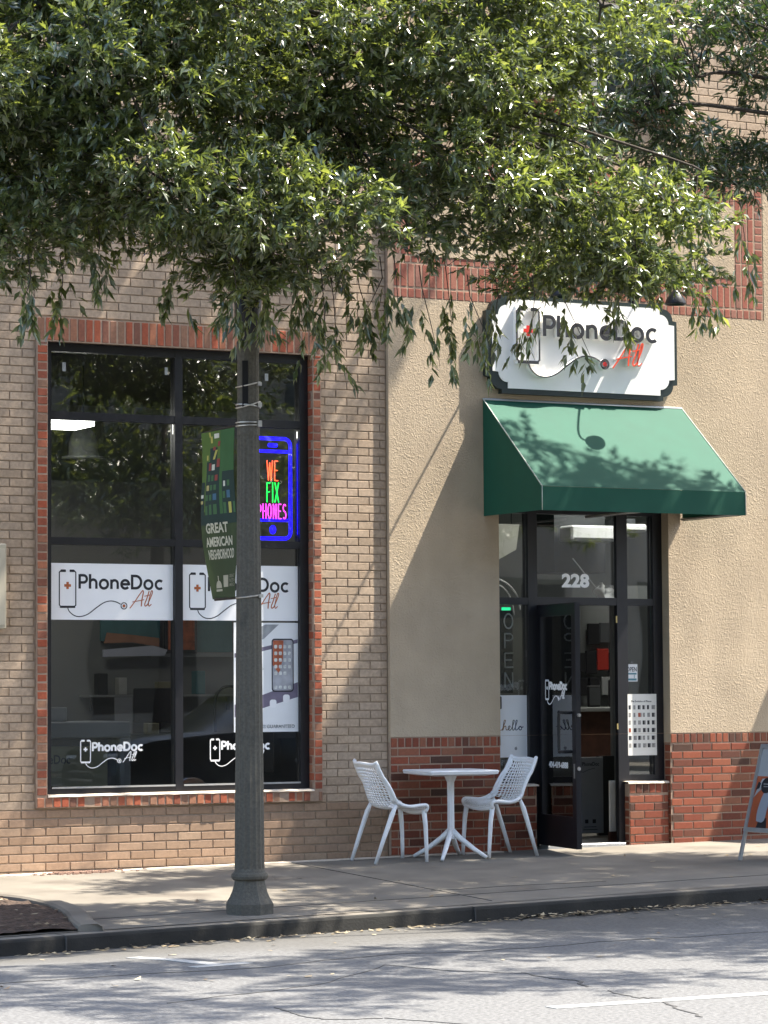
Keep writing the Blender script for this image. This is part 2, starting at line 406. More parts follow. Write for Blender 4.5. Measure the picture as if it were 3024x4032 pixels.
def put_word(mb, txt, F, u0, v0, width, height, stroke, n0, n1, mi=0, gap=.06):
    st,w=word_strokes(txt,gap); k=width/w
    for i,(pts,cl) in enumerate(st):
        e=(i%3)*.0004
        mb.ribbon([(u0+a*k,v0+b*height) for a,b in pts], stroke, F, n0, n1+e, closed=cl, mi=mi)
def bez(p,n=10):
    """Catmull-Rom through points"""
    p=[Vector(q) for q in p]; q=[p[0]]+p+[p[-1]]; out=[]
    for i in range(1,len(q)-2):
        for k in range(n):
            t=k/n; a,b,c,d=q[i-1],q[i],q[i+1],q[i+2]
            out.append(.5*((2*b)+(c-a)*t+(2*a-5*b+4*c-d)*t*t+(-a+3*b-3*c+d)*t**3))
    out.append(p[-1]); return [tuple(x) for x in out]
def rrect(x0,x1,y0,y1,r,n=5):
    return arc(x1-r,y1-r,r,r,0,90,n)+arc(x0+r,y1-r,r,r,90,180,n)+arc(x0+r,y0+r,r,r,180,270,n)+arc(x1-r,y0+r,r,r,270,360,n)
def text_geo(body, bold=0.0):
    cu=bpy.data.curves.new('txt','FONT'); cu.body=body; cu.size=1.0; cu.offset=bold; cu.resolution_u=3
    ob=bpy.data.objects.new('txt',cu); COL.objects.link(ob)
    dg=bpy.context.evaluated_depsgraph_get(); me=bpy.data.meshes.new_from_object(ob.evaluated_get(dg))
    vs=[tuple(v.co) for v in me.vertices]; fs=[tuple(p.vertices) for p in me.polygons]
    bpy.data.objects.remove(ob); bpy.data.curves.remove(cu); bpy.data.meshes.remove(me)
    x0=min(v[0] for v in vs); x1=max(v[0] for v in vs); y0=min(v[1] for v in vs); y1=max(v[1] for v in vs)
    return [((v[0]-x0)/(x1-x0),(v[1]-y0)/(y1-y0)) for v in vs],fs
def put_text(mb, body, F, u0,v0,w,h, n, bold=0.0, mi=0):
    vs,fs=text_geo(body,bold); mb.add([F(u0+a*w,v0+b*h,n) for a,b in vs],fs,mi)
def logo(F, u, v, k, n0, n1, parent, ink, crossm, orange, weight=1.0, names=('phone_outline','red_cross','lettering','script_lettering','stethoscope')):
    """shop logo: phone outline with a cross, the name, script and a stethoscope cord. u,v = top left, k = metres per unit"""
    G=lambda a,b,n=0: F(u+a*k, v-b*k, n)
    m=MB(); w=weight
    m.ribbon([(60,3),(80,3)]+[(91,14),(91,178),(80,189),(14,189),(3,178),(3,14),(14,3),(36,3)],6*w*k/k,lambda a,b,n:G(a,b,n),n0,n1)
    m.ribbon([(6,187),(88,187)],11*w,lambda a,b,n:G(a,b,n),n0,n1+.0005)
    m.ribbon([(58,7),(84,7)],11*w,lambda a,b,n:G(a,b,n),n0,n1+.0005); m.ribbon([(10,7),(38,7)],11*w,lambda a,b,n:G(a,b,n),n0,n1+.0005)
    m.obj(names[0],ink,parent)
    m=MB(); c=18;t=6.5
    m.prism([(47+x,80+y) for x,y in ((-t,-c),(t,-c),(t,-t),(c,-t),(c,t),(t,t),(t,c),(-t,c),(-t,t),(-c,t),(-c,-t),(-t,-t))],lambda a,b,n:G(a,b,n),n0,n1)
    m.obj(names[1],crossm,parent)
    m=MB(); FF=lambda a,b,n: F(a,b,n)
    put_word(m,'PhoneDoc',FF,u+107*k,v-95*k,(752-290)*k,72*k,13*w*k,n0,n1,gap=.10)
    m.obj(names[2],ink,parent)
    m=MB()
    A=lambda p: bez(p,6)
    m.ribbon(A([(384,192),(410,160),(435,125),(455,100)]),5*w,lambda a,b,n:G(a,b,n),n0,n1)
    m.ribbon(A([(455,100),(458,112),(450,150),(447,182)]),6*w,lambda a,b,n:G(a,b,n),n0,n1+.0005)
    m.ribbon(A([(398,160),(430,154),(462,148)]),4*w,lambda a,b,n:G(a,b,n),n0,n1+.001)
    m.ribbon(A([(490,104),(478,140),(466,170),(470,180),(482,172)]),5.5*w,lambda a,b,n:G(a,b,n),n0,n1)
    m.ribbon(A([(464,130),(480,127),(498,122)]),4*w,lambda a,b,n:G(a,b,n),n0,n1+.0005)
    m.ribbon(A([(478,178),(492,150),(506,118),(508,104),(502,104),(494,130),(486,165),(490,180),(502,170)]),4.5*w,lambda a,b,n:G(a,b,n),n0,n1+.001)
    m.obj(names[3],orange,parent)
    m=MB()
    m.ribbon(A([(48,193),(58,212),(85,231),(118,235),(158,222),(200,192),(240,166),(275,156),(308,160),(334,172)]),5*w,lambda a,b,n:G(a,b,n),n0,n1)
    m.ribbon(arc(352,180,16,16,0,360,24)[:-1],4.5*w,lambda a,b,n:G(a,b,n),n0,n1+.0005,closed=True)
    m.prism(arc(352,180,8,8,0,360,14)[:-1],lambda a,b,n:G(a,b,n),n0,n1+.0005,mi=1)
    m.obj(names[4],[ink,crossm],parent)
def flat(F,u0,u1,v0,v1,n0,n1):
    m=MB(); m.prism([(u0,v0),(u1,v0),(u1,v1),(u0,v1)],F,n0,n1); return m
# ------------------------------------------------------------------ ground
KY=-3.6
def z_wall(X): return -.155+.0105*X
def z_kerb(X): return -.246+(X-6.57)*.021
def zs(X,Y):
    t=min(1.0,max(0.0,-Y/3.6)); return z_wall(X)+(z_kerb(X)-z_wall(X))*t
def z_road(X,Y):
    g=z_kerb(X)-.10; t=min(1.0,max(0.0,(-Y-3.6)/1.6)); t=t*t*(3-2*t)
    g=max(-.62,min(-.02,g)); return g+(-.275-g)*t
m=MB(); xs=[-40,-20,-8]+[-2+i*.5 for i in range(53)]+[30,45,60]; ys=[-3.42+i*(3.42/12) for i in range(13)]+[.02]
for j,y in enumerate(ys):
    for x in xs: m.v.append((x,y,zs(min(max(x,-8),26),min(y,0))))
n=len(xs)
m.f=[(j*n+i,j*n+i+1,(j+1)*n+i+1,(j+1)*n+i) for j in range(len(ys)-1) for i in range(n-1)]; m.m=[0]*len(m.f); m.t=[(.5,.5,.5)]*len(m.v)
structure(m.obj('sidewalk',CONC,smooth=True))
m=MB(); prof=[(-3.41,-.006),(-3.425,.0),(-3.57,.0),(-3.59,-.006),(-3.60,-.02),(-3.615,-.12)]
kx=[x for x in xs]
for (y,dz) in prof:
    for x in kx: m.v.append((x,y,z_kerb(min(max(x,-8),26))+dz+.003))
n=len(kx)
m.f=[(j*n+i+1,j*n+i,(j+1)*n+i,(j+1)*n+i+1) for j in range(len(prof)-1) for i in range(n-1)]
m.m=[(0 if j<2 else 1) for j in range(len(prof)-1) for i in range(n-1)]; m.t=[(.5,.5,.5)]*len(m.v)
structure(m.obj('curb',[CONC,CURB]))
m=MB(); ys=[-3.6-i*.25 for i in range(12)]+[-8,-12,-16,-20,-26]
for y in ys:
    for x in xs: m.v.append((x,y,z_road(min(max(x,-8),26),y)))
m.f=[(j*n+i+1,j*n+i,(j+1)*n+i,(j+1)*n+i+1) for j in range(len(ys)-1) for i in range(n-1)]; m.m=[0]*len(m.f); m.t=[(.5,.5,.5)]*len(m.v)
structure(m.obj('road',ROAD,smooth=True))
m=MB(); m.quad((-250,-26,-.3),(250,-26,-.3),(250,-250,-.3),(-250,-250,-.3)); m.quad((-250,.5,-.6),(-250,250,-.6),(250,250,-.6),(250,.5,-.6))
structure(m.obj('ground',CONC))
# painted markings and cracks lie on the road
def ground_ribbon(m,pts,w,dz,zf=z_road):
    F=lambda a,b,n: (a,b,zf(a,b)+n)
    m.ribbon(pts,w,F,dz-.003,dz)
m=MB(); ground_ribbon(m,[(7.03,-4.68),(7.12,-5.10),(7.22,-5.56)],.10,.004)
ground_ribbon(m,[(7.02,-5.60),(7.42,-5.52)],.09,.0045); structure(m.obj('parking_bay_mark',WHITEP))
m=MB(); ground_ribbon(m,[(7.70+i*.5,-8.52) for i in range(30)],.11,.004); structure(m.obj('lane_line',WHITEP))
CRK=mat('crack',(.055,.053,.05),.95)
m=MB()
def crack(pts,w=.014):
    p=[]
    for a,b in zip(pts,pts[1:]):
        for k in range(6):
            t=k/6; p.append((a[0]+(b[0]-a[0])*t+rnd.uniform(-.015,.015),a[1]+(b[1]-a[1])*t+rnd.uniform(-.03,.03)))
    p.append(pts[-1]); ground_ribbon(m,p,[w*rnd.uniform(.5,1.4) for _ in p],.003)
crack([(8.05,-6.05),(8.22,-6.57),(8.495,-6.894)],.008); crack([(8.495,-6.89),(8.48,-7.27),(8.546,-7.39),(8.40,-7.74)],.02)
crack([(8.39,-7.95),(8.33,-8.32),(8.42,-8.44),(8.24,-8.85),(8.12,-9.26)],.014); crack([(6.5,-7.8),(6.44,-8.2),(6.48,-8.4),(6.75,-8.5)],.012)
crack([(5.4,-5.9),(7.4,-5.8),(8.36,-5.45),(8.96,-5.55),(9.49,-5.5),(10.08,-5.37),(10.6,-5.39),(11.28,-5.35),(14,-5.3)],.010)
crack([(6.1,-7.3),(7.2,-6.9),(8.05,-6.05)],.008); crack([(6.75,-8.5),(7.1,-9.2),(7.5,-9.6)],.01)
structure(m.obj('road_cracks',CRK))
m=MB()
F_=lambda a,b,nn:(a,b,zs(a,b)+nn)
m.ribbon([(-8+i*.5,-2.88+.004*math.sin(i)) for i in range(70)],.009,F_,.0,.003)
for X in (-1.2,4.8,10.35,15.9,21.0): m.ribbon([(X,-.02-j*.3) for j in range(12)],.006,F_,.0,.0035)
m.ribbon([(10.3+.12*i,-2.52-.012*math.sin(i*.8)-.0007*i*i) for i in range(13)],.006,F_,0,.003)
for X in (4.0,7.02,10.05,13.1,16.1): m.box(X-.004,X+.004,-3.6175,-3.42,z_kerb(X)-.11,z_kerb(X)+.0045)
structure(m.obj('sidewalk_joints',CRK))
# pale lumpy strip of old mortar and grit along the foot of the wall
m=MB(); p=[(5+i*.12,-.03-rnd.uniform(0,.035)) for i in range(62)]
m.ribbon(p,[rnd.uniform(.05,.11) for _ in p],F_,.0,.006)
tag(m.obj('mortar_droppings',CREAM),None,None,kind='stuff')

# tree pit with concrete edging and bark mulch
m=MB(); edge=[(5.2,-1.25),(6.6,-1.28),(7.05,-1.34),(7.36,-1.50),(7.50,-1.80),(7.52,-2.30),(7.44,-2.75),(7.33,-3.12),(7.27,-3.40),(7.26,-3.44)]
ed=bez([(a,b,0) for a,b in edge],6)
prof=[(-.085,-.01),(-.08,.03),(-.06,.043),(.045,.046),(.075,.03),(.085,-.01)]
n=len(ed); vs=[]
for i,(x,y,_) in enumerate(ed):
    a=Vector(ed[max(i-1,0)]); b=Vector(ed[min(i+1,n-1)]); d=(b-a).normalized(); no=Vector((-d.y,d.x))
    for (o_,h) in prof: vs.append((x+no.x*o_,y+no.y*o_,zs(x,y)+h))
k=len(prof); m.add(vs,[(i*k+j,(i+1)*k+j,(i+1)*k+j+1,i*k+j+1) for i in range(n-1) for j in range(k-1)]+[tuple((n-1)*k+j for j in range(k))])
structure(m.obj('planting_bed_edging',CONC,smooth=False))
m=MB(); vs=[];gx=34;gy=30
for j in range(gy+1):
    for i in range(gx+1):
        y=-3.40+ (2.1*j/gy); lim=7.2
        for (a,b) in zip(edge,edge[1:]):
            if min(a[1],b[1])<=y<=max(a[1],b[1]) and abs(b[1]-a[1])>1e-6: lim=a[0]+(b[0]-a[0])*(y-a[1])/(b[1]-a[1])
        if y>-1.34: lim=6.9
        x=5.0+(lim-5.0)*i/gx
        vs.append((x,y,zs(x,y)+.008+rnd.uniform(0,.022)))
m.add(vs,[(j*(gx+1)+i,j*(gx+1)+i+1,(j+1)*(gx+1)+i+1,(j+1)*(gx+1)+i) for j in range(gy) for i in range(gx)])
tag(m.obj('bark_mulch',SOIL,smooth=False),None,None,kind='stuff')
# dry leaves
def leaf_pile(name,spots,size):
    m=MB()
    for (x,y,z) in spots:
        a=rnd.uniform(0,6.28); s_=size*rnd.uniform(.6,1.3); w_=s_*rnd.uniform(.22,.4); c,s2=math.cos(a),math.sin(a); cu=rnd.uniform(.1,.5)*s_
        P=[(-.5,0,rnd.uniform(0,cu)),(0,w_/s_,0.004/s_),(.5,0,rnd.uniform(0,cu)/s_*1.),(0,-w_/s_,.004/s_),(0,0,.10)]
        vs=[(x+(px*c-py*s2)*s_, y+(px*s2+py*c)*s_, z+.004+abs(pz)*s_*.8) for px,py,pz in P]
        m.add(vs,[(0,1,4),(1,2,4),(2,3,4),(3,0,4)],0,(rnd.random(),rnd.random(),rnd.random()))
    return tag(m.obj(name,LITTER,tone=True),None,None,kind='stuff')
sp=[]
for i in range(420):
    x=rnd.uniform(5,14.5); y=-3.62-abs(rnd.gauss(0,.10)); sp.append((x,y,z_road(x,y)))
for i in range(170):
    x=rnd.gauss(11.0,.5); y=-3.63-abs(rnd.gauss(0,.06)); sp.append((x,y,z_road(x,y)+rnd.uniform(0,.02)))
for i in range(60):
    x=rnd.uniform(5,16); y=rnd.uniform(-6.5,-3.7); sp.append((x,y,z_road(x,y)))
for i in range(70):
    x=rnd.uniform(6,16); y=rnd.uniform(-3.4,-.05); sp.append((x,y,zs(x,y)))
for i in range(130):
    x=rnd.uniform(5.4,7.4); y=rnd.uniform(-3.35,-1.5); sp.append((x,y,zs(x,y)+.03))
leaf_pile('leaf_litter',sp,.055)
m=MB()
for i in range(150):
    x=rnd.gauss(8.55,.16); y=-.05-abs(rnd.gauss(0,.05)); s_=rnd.uniform(.006,.02); z=zs(x,y)
    m.box(x-s_,x+s_,y-s_*.6,y+s_*.6,z,z+s_*.8)
tag(m.obj('brick_chips',mat('brick_chip',(.30,.19,.14),.9,var=.3,vscale=60)),None,None,kind='stuff')

# ------------------------------------------------------------------ the building
B_=thing('brick_building','tan brick and stucco shop building with a big black framed window and door 228','building',(11.3,.3,0))
WIN=(8.30,10.615,.527,4.077)
SUR=(8.21,10.69,.433,4.268)
Ft=face(.04); Fs=face(0.0)
UW=(12.62,14.2,6.47,8.2)
# tan brick skin
m=MB(); top=9.0
bricks(m,Ft,4.0,11.305,.42,top,.2032,.0677,depth=.008,holes=[(SUR[0],SUR[1],SUR[2]-.002,SUR[3]+.002)],phase=.03,v_from=-.0677*9+.42+.0677*9)
plane_holes(m,Ft,4.0,11.305,-.3,top,[WIN],-.008,mi=1)
bricks(m,Ft,11.305,20,5.84,top,.2032,.0677,holes=[UW,(12.6,14.22,6.26,6.47)],phase=.11)
plane_holes(m,Ft,11.305,20,5.6,top,[UW],-.006,mi=1)
m.obj('tan_brick_wall',[TAN,MORT],B_,tone=True)
m=MB(); bricks(m,Ft,4.0,11.305,.42-.0677*10,.42,.2032,.0677,depth=.010,joint=.011,phase=.13,holes=[(SUR[0],SUR[1],.431,.5)])
m.obj('tan_brick_base',[TANLOW,MORT],B_,tone=True)
# window surround of red brick, 28 mm proud
m=MB(); Fp=face(.012)
bricks(m,Fp,SUR[0],SUR[1],4.080,SUR[3],.0677,.2032,stagger=0,joint=.0155,v_from=4.080,jit=.002,depth=.002)
bricks(m,Fp,SUR[0],WIN[0],.527,4.077,.5,.0677,stagger=0,jit=.003,joint=.0135)
bricks(m,Fp,WIN[1],SUR[1],.527,4.077,.5,.0677,stagger=0,jit=.003,joint=.0135)
bricks(m,Fp,SUR[0],SUR[1],SUR[2],.517,.0677,.2,stagger=0,jit=.004,joint=.014,v_from=SUR[2])
for (a,b,c,d) in ((SUR[0]+.001,WIN[0],SUR[2]+.001,SUR[3]-.001),(WIN[1],SUR[1]-.001,SUR[2]+.001,SUR[3]-.001),(WIN[0],WIN[1],4.077,SUR[3]-.001),(WIN[0],WIN[1],SUR[2]+.001,.522)):
    m.box(a,b,.0155,.055,c,d,mi=1)
# reveals
Fr=frame((WIN[1],.012,0),(0,1,0),(0,0,1),(-1,0,0)); bricks(m,Fr,.002,.11,.53,4.07,.5,.0677,stagger=0,joint=.011); m.box(WIN[1]+.006,WIN[1]+.03,.02,.2,.5,4.1,mi=1)
Fr=frame((WIN[0],.012,0),(0,1,0),(0,0,1),(1,0,0)); bricks(m,Fr,.002,.11,.53,4.07,.5,.0677,stagger=0,joint=.011); m.box(WIN[0]-.03,WIN[0]-.006,.02,.2,.5,4.1,mi=1)
m.obj('window_surround',[REDMIX,MORTR],B_,tone=True)
m=MB()
N_=46; vs=[]
for i in range(N_+1):
    x=WIN[0]+.004+(WIN[1]-WIN[0]-.008)*i/N_
    vs+= [(x,.004+rnd.uniform(-.003,.004),.519+rnd.uniform(-.003,.002)),(x,.012+rnd.uniform(-.002,.002),.531+rnd.uniform(-.002,.002)),(x,.115,.535)]
m.add(vs,[f for i in range(N_) for f in ((3*i,3*i+3,3*i+4,3*i+1),(3*i+1,3*i+4,3*i+5,3*i+2))])
m.obj('window_sill',CREAM,B_)

# stucco and red brick bay, 40 mm proud of the tan brick
DO=(12.355,14.06,-.2,2.95)
m=MB()
plane_holes(m,Fs,11.308,20,.943,4.598,[DO],0.0)
m.quad((11.308,0,.9),(11.308,0,4.60),(11.308,.05,4.60),(11.308,.05,.9))
for X in (DO[0],DO[1]): m.quad((X,0,.86),(X,0,2.95),(X,.24,2.95),(X,.24,.86))
m.quad((DO[0],0,2.95),(DO[1],0,2.95),(DO[1],.24,2.95),(DO[0],.24,2.95))
m.add([Fs(a,b,.004) for a,b in ((11.55,4.96),(14.79,4.96),(14.79,5.60),(11.55,5.60))],[(0,1,2,3)])
plane_holes(m,Fs,15.105,20,4.598,5.84,[],0.0)
m.obj('stucco_wall',STUC,B_)
m=MB()
bricks(m,Fs,11.308,DO[0],.853,.941,.0677,.2,stagger=0,v_from=.853,joint=.0145,depth=.003)
bricks(m,Fs,DO[1],20,.853,.941,.0677,.2,stagger=0,v_from=.853,joint=.0145,depth=.003)
bricks(m,Fs,11.308,DO[0],-.27,.852,.2032,.0677,v_from=.852-.0677*17,phase=.07,joint=.0125,depth=.008)
bricks(m,Fs,DO[1],20,-.27,.852,.2032,.0677,v_from=.852-.0677*17,phase=.02,joint=.0125,depth=.008)
plane_holes(m,Fs,11.309,20,-.3,.941,[DO],-.006,mi=1)
m.quad((11.309,.006,-.3),(11.309,.006,.9415),(11.309,.05,.9415),(11.309,.05,-.3),mi=1)
m.quad((11.308,.007,.9415),(20,.007,.9415),(20,.003,.943),(11.308,.003,.943),mi=1)
for X,s in ((DO[0],-1),(DO[1],1)):
    Fj=frame((X,0,0),(0,1,0),(0,0,1),(1,0,0) if s<0 else (-1,0,0)); bricks(m,Fj,.002,.10,-.1,.94,.5,.0677,stagger=0,joint=.011)
    m.box(X-.02 if s<0 else X+.006,X-.006 if s<0 else X+.02,.008,.2,-.2,.94,mi=1)
# dwarf walls either side of the door
for (a,b) in ((12.36,12.725),(13.65,14.055)):
    Fd=face(.03); bricks(m,Fd,a,b,.425,.512,.0677,.2,stagger=0,v_from=.425,joint=.013,jit=.003)
    bricks(m,Fd,a,b,-.1,.415,.2032,.0677,v_from=.412-.0677*8,phase=.05,joint=.011)
    m.box(a+.002,b-.002,.037,.12,-.1,.512,mi=1)
    Fj=frame((a if a>13 else b,.03,0),(0,1,0),(0,0,1),(-1,0,0) if a>13 else (1,0,0)); bricks(m,Fj,.004,.10,-.05,.41,.11,.0677,stagger=0,joint=.014)
m.obj('red_brick_base',[RED,MORTR],B_,tone=True)
m=MB()
for (a,b) in ((12.36,12.74),(13.635,14.058)):
    nn=14; vs=[]
    for i in range(nn+1):
        x=a+(b-a)*i/nn; vs+=[(x,.020+rnd.uniform(-.003,.003),.511),(x,.024+rnd.uniform(-.003,.003),.526+rnd.uniform(-.003,.003)),(x,.12,.534)]
    m.add(vs,[f for i in range(nn) for f in ((3*i,3*i+3,3*i+4,3*i+1),(3*i+1,3*i+4,3*i+5,3*i+2))])
m.each('dwarf_wall_cap',CREAM,B_)
# red brick frame round the upper stucco panel
m=MB()
bricks(m,Fs,11.36,15.10,4.598,4.685,.0677,.2,stagger=0,v_from=4.598,joint=.0145,depth=.003)
bricks(m,Fs,11.36,14.80,4.69,4.892,.0677,.203,stagger=0,v_from=4.69,joint=.0145,depth=.003)
bricks(m,Fs,11.46,14.80,4.895,4.96,.0677,.2,stagger=0,v_from=4.895,joint=.0145,depth=.003)
for i in range(5):
    bricks(m,Fs,14.80,15.01,4.69+i*.203,4.69+(i+1)*.203,.0677,.203,stagger=0,v_from=4.69+i*.203,joint=.0145,depth=.003)
    bricks(m,Fs,11.36,11.55,4.96+i*.17,4.96+(i+1)*.17,.0677,.17,stagger=0,v_from=4.96+i*.17,joint=.0145,depth=.003)
bricks(m,Fs,15.012,15.10,4.69,5.84,.2,.0677,stagger=0,joint=.0145,depth=.003)
bricks(m,Fs,11.36,14.80,5.61,5.81,.0677,.2,stagger=0,v_from=5.61,joint=.0145,depth=.003)
plane_holes(m,Fs,11.308,15.104,4.5985,5.84,[(11.56,14.79,4.97,5.60)],-.0025,mi=1)
m.quad((11.308,.0,4.6),(11.308,0,5.84),(11.308,.05,5.84),(11.308,.05,4.6),mi=1)
m.quad((11.308,0.0,5.84),(20,0.0,5.84),(20,.05,5.845),(11.308,.05,5.845),mi=1)
m.obj('red_brick_band',[mat('upper_red_brick',rough=.85,tone=[(.24,.075,.048),(.29,.09,.058),(.27,.125,.09),(.31,.11,.07)],var=.14,vscale=50,bump=.4,bscale=160,bdist=.0015),MORTR],B_,tone=True)  # the band has its own set of red brick tones
# upper floor window
uw=MB(); uw.box(UW[0],UW[1],.10,.2,UW[2],UW[2]+.06); uw.box(UW[0],UW[0]+.06,.10,.2,UW[2],UW[3]); uw.box(UW[1]-.06,UW[1],.10,.2,UW[2],UW[3]); uw.box(13.38,13.44,.10,.2,UW[2]+.06,UW[3])
uwo=uw.obj('upper_window',mat('grey_frame',(.18,.18,.17),.5,var=.1),B_)
flat(face(.15),UW[0],UW[1],UW[2],UW[3],-.004,0).obj('pane',GLASS,uwo)
flat(face(.19),UW[0],UW[1],UW[2],UW[3],-.02,0).obj('blind',mat('grey_blind',(.30,.31,.30),.8,var=.1,vscale=3),uwo)
m=MB(); m.box(UW[0]-.06,UW[1]+.06,-.02,.12,UW[2]-.05,UW[2]-.001,bev=.006); m.obj('sill',mat('limestone',(.62,.57,.5),.9,var=.08),uwo)
m=MB(); bricks(m,face(.02),12.6,14.22,6.26,6.415,.0677,.2,stagger=0,v_from=6.26); m.box(12.6,14.22,.028,.05,6.262,6.413,mi=1)
m.obj('brick_sill_course',[REDMIX,MORTR],B_,tone=True)
# shop window: frame, panes
wf=MB()
WX0,WX1,WZ0,WZ1=8.303,10.612,.538,4.075
for (a,b,c,d) in ((WX0,8.365,WZ0,WZ1),(10.535,WX1,WZ0,WZ1),(9.423,9.490,WZ0,WZ1)): wf.box(a,b,.105,.20,c,d)
for (a,b,c,d) in ((8.365,9.423,4.012,WZ1),(9.490,10.535,4.012,WZ1),(8.365,9.423,3.477,3.538),(9.490,10.535,3.477,3.538),(8.365,9.423,2.490,2.547),(9.490,10.535,2.490,2.547),(8.365,9.423,WZ0,.588),(9.490,10.535,WZ0,.588)):
    wf.box(a,b,.108,.198,c,d)
for X in (8.368,9.493):
    wf.box(X,X+1.042-.0,.100,.108,.580,.594)
win=wf.obj('shop_window',[BLACKFR],B_)
for (a,b) in ((8.366,9.422),(9.491,10.534)):
    for (c,d) in ((.589,2.489),(2.548,3.476),(3.539,4.011)):
        flat(face(.145),a,b,c,d,-.006,0).obj('pane',GLASS,win)
m=MB(); m.box(8.37,9.42,.0985,.0995,.578,.592); m.box(9.495,10.53,.0985,.0995,.578,.592); m.obj('glazing_bead',ALU,win)
m=MB(); m.box(8.47,8.50,.139,.144,3.86,3.93); m.box(9.35,9.375,.139,.144,3.87,3.93); m.box(10.24,10.27,.139,.144,3.86,3.92); m.each('blind_clip',ALU,win)

# door frame with side lights and transom
df=MB()
for (a,b,c,d) in ((12.357,12.40,.535,2.95),(12.70,12.79,0.0,2.95),(13.965,14.058,.535,2.95)): df.box(a,b,.105,.20,c,d)
df.box(13.592,13.70,.105,.152,0.0,2.95)
for (a,b,c,d) in ((12.40,12.70,2.83,2.95),(12.79,13.592,2.83,2.95),(13.70,13.965,2.83,2.95),(12.40,12.70,2.05,2.11),(12.79,13.592,2.05,2.115),(13.70,13.965,2.05,2.11),(12.40,12.70,.535,.585),(13.70,13.965,.535,.585)): df.box(a,b,.108,.198,c,d)
df.box(12.79,13.592,.12,.20,.0,.012)
dfr=df.obj('door_frame',[BLACKFR],B_)
for (a,b,c,d) in ((12.401,12.699,.586,2.049),(12.401,12.699,2.111,2.829),(12.791,13.591,2.116,2.829),(13.701,13.964,.586,2.049),(13.701,13.964,2.111,2.829)):
    flat(face(.145),a,b,c,d,-.006,0).obj('pane',GLASS,dfr)
m=MB()
put_text(m,'228',face(.138),13.055,2.200,.278,.122,0.0,bold=.045); m.obj('house_number',DECAL,dfr)
m=MB()
m.box(13.575,13.590,.10,.104,.98,1.03); m.box(13.575,13.59,.10,.104,1.90,1.96); m.each('strike_plate',mat('brass',(.45,.36,.15),.4,metal=.6),dfr)
# open door leaf: hinge (12.81,.11) swung out to (12.66,-.75)
hx,hy=12.812,.105; ang=math.atan2(-.75-hy,12.662-hx); ld=(math.cos(ang),math.sin(ang)); LW=.866
Fl=frame((hx,hy,.015),(ld[0],ld[1],0),(0,0,1),(ld[1],-ld[0],0))   # n = outer face (looks towards -X)
dl=MB(); t0,t1=-.022,.022
for (a,b,c,d) in ((0,.075,0,2.03),(LW-.085,LW,0,2.03),(.075,LW-.085,1.93,2.03),(.075,LW-.085,0,.26)):
    dl.prism([(a,c),(b,c),(b,d),(a,d)],Fl,t0,t1)
leaf=dl.obj('door',[BLACKFR],B_); leaf['label']='black framed glass shop door standing wide open'
flat(Fl,.076,LW-.086,.261,1.929,-.004,.004).obj('pane',GLASS,leaf)
m=MB(); m.tube(bez([Fl(LW-.09,.80,.02),Fl(LW-.09,.80,.075),Fl(LW-.20,.80,.085),Fl(LW-.225,.82,.085),Fl(LW-.225,1.10,.085),Fl(LW-.20,1.12,.085),Fl(LW-.09,1.12,.075),Fl(LW-.09,1.12,.02)],5),.013,8)
m.obj('handle',DARKMET,leaf,smooth=True)
m=MB()
m.prism([(LW-.05,.58),(LW-.03,.58),(LW-.03,.70),(LW-.05,.70)],Fl,.022,.026)
m.tube([Fl(LW+.001,1.10,0),Fl(LW+.03,1.10,0)],.014,8); m.tube([Fl(LW+.001,.66,0),Fl(LW+.012,.66,0)],.016,8)
m.each('lock_bolt',GALV,leaf)
logo(Fl,.13,1.395,.00088,.0045,.006,leaf,DECAL,DECAL,DECAL,weight=1.7,names=('decal_phone','decal_cross','decal_lettering','decal_script','decal_cord'))
m=MB(); put_text(m,'404-419-6888',Fl,.20,.655,.44,.055,.006,bold=.04); m.obj('phone_number',DECAL,leaf)
# threshold
m=MB(); m.box(12.80,13.58,-.02,.24,-.03,.012,bev=.004); m.obj('threshold',ALU,B_)

# ------------------------------------------------------------------ inside of the shop (part of the building)
GREYW=mat('inside_grey_wall',(.17,.18,.17),.85,var=.05,vscale=2); 
m=MB(); x0,x1,y0,y1,z0,z1=7.6,17.5,.245,6.4,0.002,4.25
m.quad((x0,y1,z0),(x1,y1,z0),(x1,y1,z1),(x0,y1,z1)); m.quad((x0,y0,z0),(x0,y1,z0),(x0,y1,z1),(x0,y0,z1)); m.quad((x1,y1,z0),(x1,y0,z0),(x1,y0,z1),(x1,y1,z1))
plane_holes(m,face(y0),x0,x1,z0-.3,z1,[(WX0,WX1,WZ0,WZ1),DO],0)
m.obj('interior_wall',GREYW,B_)
m=MB(); m.quad((x0,y0,z0),(x1,y0,z0),(x1,y1,z0),(x0,y1,z0)); m.obj('interior_floor',mat('shop_floor',(.24,.22,.19),.45,var=.15,vscale=3),B_)
m=MB(); m.quad((x0,y0,z1),(x0,y1,z1),(x1,y1,z1),(x1,y0,z1)); m.obj('ceiling',mat('inside_ceiling',(.08,.08,.08),.9,var=.1,vscale=2),B_)
m=MB(); m.box(4,20,.25,.26,4.26,9.0); m.box(4,7.55,.06,8,-.5,9); m.box(4,20,6.5,8,-.5,9); m.box(17.6,20,.06,6.6,-.5,4.3)
m.box(4,20,.06,8,8.99,9.3)
for a,b,c,d in ((4,8.285,-.3,4.2),(10.63,12.342,-.3,4.2),(14.073,17.5,-.3,4.2)): m.box(a,b,.056,.240,c,d)
m.box(8.285,10.63,.056,.24,4.09,4.25); m.box(12.342,14.073,.056,.24,2.96,4.25); m.box(8.285,10.63,.056,.24,-.3,.515)
m.obj('wall_core',MORT,B_)
